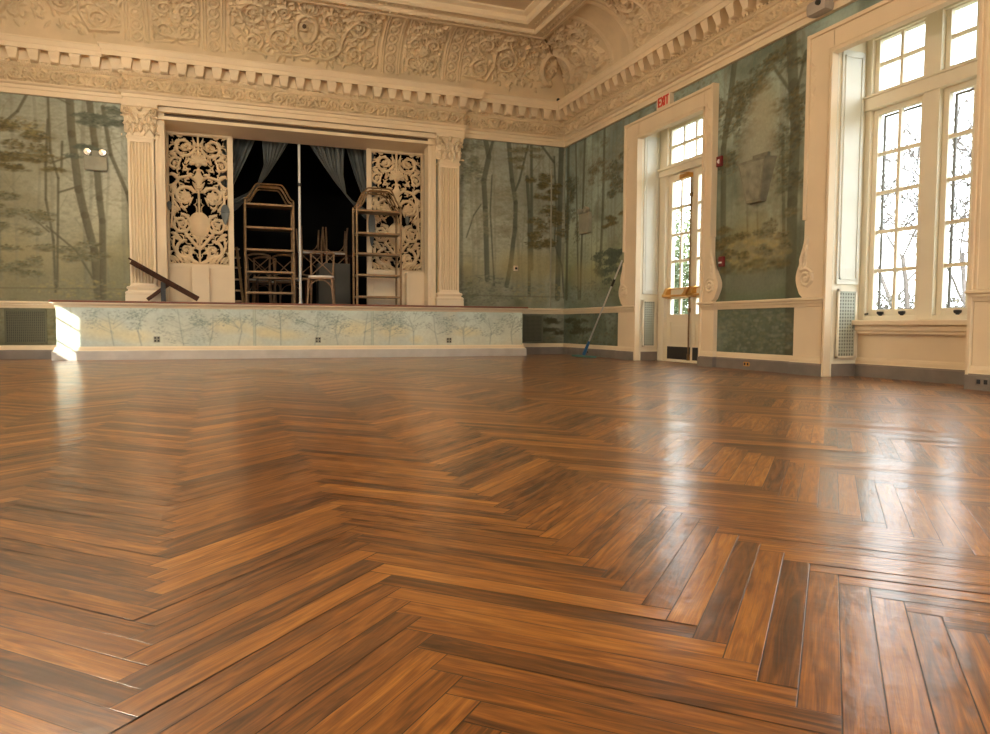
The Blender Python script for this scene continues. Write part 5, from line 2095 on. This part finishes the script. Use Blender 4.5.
# thermostat, raceway, cornice sensor, cove spotlight
o = empty('thermostat', (-.945, 0, 1.46), 'small white wall plate with dark dial on the mural right of the stage', 'thermostat')
obj('plate', MB().box(-.985, -.02, 1.46, -.905, 0, 1.55, .004), M['signface'], o)
obj('dial', MB().lathe([(.001, -.012), (.02, -.012), (.022, .0)], (-.945, -.02, 1.505), 12, 'y'), M['black'], o)
o = obj('cable_raceway', MB().box(-.285, -.018, .83, -.262, 0, 3.25, .003), M['greygreen'])
tag(o, 'thin vertical painted cable raceway near the room corner', 'raceway')
o = empty('motion_sensor', (-.29, -.29, 4.367), 'tiny black sensor on the cornice in the room corner', 'sensor')
obj('housing', MB().lathe([(.02, 0), (.032, .01), (.03, .035), (.012, .05)], (-.29, -.29, 4.367), 10), M['black'], o)
o = empty('spotlight', (-4.55, -.5, 4.98), 'small round brown spotlight in the cove above the stage', 'spotlight')
pz = cove_pt(.75)
px_, pzz = float(pz[0]), float(pz[1])
obj('rose', MB().lathe([(.001, -.035), (.05, -.03), (.07, -.01), (.07, .03)], (-4.55, -px_ - .03, pzz - .04), 16, 'y'), M['plaster'], o, smooth=True)
obj('lamp', MB().lathe([(.001, -.075), (.025, -.075), (.03, -.03), (.03, .02)], (-4.55, -px_ - .03, pzz - .05), 12, 'y'), M['oldbrown'], o, smooth=True)

# ------------------------------------------------------------------ lamps added out of view to brighten the room
BULB_WATTS = 54.0
bm_ = bpy.data.materials.new('added_lamp_bulb')
bm_.use_nodes = True
bm_.node_tree.nodes.clear()
eo = bm_.node_tree.nodes.new('ShaderNodeOutputMaterial')
ee = bm_.node_tree.nodes.new('ShaderNodeEmission')
ee.inputs[0].default_value = (1.0, .88, .69, 1)
ee.inputs[1].default_value = BULB_WATTS / (math.pi * 4 * math.pi * .05 ** 2)
bm_.node_tree.links.new(ee.outputs[0], eo.inputs[0])
for k, (xc, yc) in enumerate(((-7.3, -5.5), (-1.9, -13.2))):
    o = empty('added_chandelier', (xc, yc, 3.95), ('added brass lamp hanging unseen over the left of the floor', 'added brass lamp hanging unseen behind the camera')[k], 'added_chandelier', 'unseen lamps added to light the room')
    obj('stem', MB().tube([(xc, yc, 3.90), (xc, yc, 5.30)], .018, 8), M['brass'], o)
    obj('hub', MB().lathe([(.01, 3.85), (.09, 3.90), (.05, 3.97), (.10, 4.05), (.03, 4.17)], (xc, yc, 0), 16), M['brass'], o, smooth=True)
    for q in range(8):
        a = q * math.pi / 4 + .2
        ca, sa = math.cos(a), math.sin(a)
        arm = obj('arm', MB().tube([(xc + r_ * ca, yc + r_ * sa, z_) for r_, z_ in ((.05, 4.00), (.25, 3.89), (.45, 3.91), (.55, 4.00), (.55, 4.05))], .012, 6), M['brass'], o, smooth=True)
        bmm = bmesh.new()
        bmesh.ops.create_icosphere(bmm, subdivisions=2, radius=.05, matrix=Matrix.Translation((xc + .55 * ca, yc + .55 * sa, 4.11)))
        obj('bulb', MB().bm(bmm), bm_, arm, smooth='all')

# ------------------------------------------------------------------ dust mop
o = empty('dust_mop', (-.27, -1.25, 0), 'flat dust mop with blue joint and long pole leaning by the door casing', 'mop')
obj('mop_head', MB().box(-.33, -.98, .002, -.20, -1.62, .028, .010), M['mopgreen'], o)
hb = Vector((-.265, -1.30, .045))
ht = Vector((-.10, -2.20, 1.50))
dv = (ht - hb)
obj('joint', MB().tube([hb, hb + dv * .12, hb + dv * .15], [.03, .022, .016], 8), M['blue'], o, smooth=True)
obj('pole', MB().tube([hb + dv * .1, ht], .0125, 8), M['alu'], o, smooth=True)
obj('grip', MB().tube([hb + dv * .74, hb + dv * .81], .019, 8), M['black'], o, smooth=True)

# ------------------------------------------------------------------ outdoors
mb = MB()
mb.box(.56, -60, -.6, 120, 120, -.25)
tag(obj('ground_outside', mb, M['lawn']), 'pale dormant lawn outside the tall windows', kind='structure')
mb = MB()
mb.box(-60, -90, -.6, .55, YF - .45, -.25)
tag(obj('ground_outside', mb, M['lawn']), 'pale dormant lawn beyond the end wall', kind='structure')


def tree_mesh(h, seed, spread=.6, depth=6, r0=.14):
    g = random.Random(seed)
    mb = MB()

    def grow(p, d, L, r, k):
        pts = [p]
        n_ = 4 if k > 2 else 2
        for i in range(n_):
            d = (d + Vector((g.gauss(0, .10), g.gauss(0, .10), g.gauss(.02, .07)))).normalized()
            p = p + d * (L / n_)
            pts.append(p)
        r1 = r * .62
        mb.tube(pts, [max(.011, r + (r1 - r) * i / n_) for i in range(n_ + 1)], 6 if r > .03 else 3, caps=False)
        if k <= 0: return
        for _ in range(3):
            q = pts[g.randint(max(1, n_ - 2), n_)]
            a = g.uniform(0, 6.28)
            side = Vector((math.cos(a), math.sin(a), g.uniform(-.25, .5)))
            nd_ = (d * g.uniform(.5, 1) + side * spread * g.uniform(.7, 1.5)).normalized()
            grow(q, nd_, L * g.uniform(.55, .82), r1 * g.uniform(.5, .8), k - 1)
    grow(Vector((0, 0, 0)), Vector((0, 0, 1)), h * .33, r0, depth)
    return mb


def bare_tree(loc, h, seed, label, r0=.14):
    mb = tree_mesh(h, seed, r0=r0)
    mb.v = [(a + loc[0], b_ + loc[1], c + loc[2]) for a, b_, c in mb.v]
    o = obj('bare_tree', mb, M['bark'], normals=False)
    tag(o, label, 'tree', 'bare trees outside the tall window')
    return o


TREES = [((12.0, 3.0, -.3), 8.5, 5, 'bare winter tree nearest the tall window, in its left light', .085), ((13.0, 1.9, -.3), 9, 8, 'bare winter tree nearest the tall window, in its right light', .085),
         ((22, 12.0, -.3), 11, 12, 'distant bare tree beyond the hedge, in the left light', .12), ((24, 8.6, -.3), 11, 17, 'distant bare tree beyond the hedge, in the right light', .12)]
for t_ in TREES: bare_tree(*t_)


def shrub(loc, rx, rz, n_, seed, label, m, group, size=.05):
    g = random.Random(seed)
    mb = MB()
    for _ in range(n_):
        while True:
            q = Vector((g.uniform(-1, 1), g.uniform(-1, 1), g.uniform(-1, 1)))
            if .25 < q.length < 1: break
        c = Vector((loc[0] + q.x * rx, loc[1] + q.y * rx, loc[2] + rz + q.z * rz))
        u = Vector((g.gauss(0, 1), g.gauss(0, 1), g.gauss(0, 1))).normalized()
        w = u.cross(Vector((g.gauss(0, 1), g.gauss(0, 1), g.gauss(0, 1)))).normalized()
        s_ = size * g.uniform(.6, 1.3)
        mb.add([c - u * s_, c + w * s_ * .45, c + u * s_, c - w * s_ * .45], [(0, 1, 2, 3)])
    for k in range(5):
        a = g.uniform(0, 6.28)
        mb.tube([(loc[0], loc[1], loc[2]), (loc[0] + rx * .4 * math.cos(a), loc[1] + rx * .4 * math.sin(a), loc[2] + rz)], .025, 5)
    o = obj('evergreen_shrub', mb, M[m], normals=False)
    tag(o, label, 'shrub', group)


shrub((3.3, 2.5, -.25), 1.35, 1.3, 9000, 1, 'leafy green shrub outside the glazed door, nearest the glass', 'leaf', 'shrubs outside the glazed door')
shrub((6.6, 6.6, -.25), 2.1, 2.1, 9000, 2, 'taller leafy green shrub farther out behind the glazed door', 'leaf', 'shrubs outside the glazed door', .07)
M['haze'] = mat('winter_hedge_twigs', (.09, .08, .06), .9, var=.2)
for k, (x, y) in enumerate(((18, 4.0), (18, 9.3), (18, 14.6))):
    shrub((x, y, -.25), 2.6, 1.1, 2600, 20 + k, ('pale winter hedge far outside, right end', 'pale winter hedge far outside, middle clump', 'pale winter hedge far outside, left end')[k], 'haze', 'hedge clumps beyond the lawn', .09)
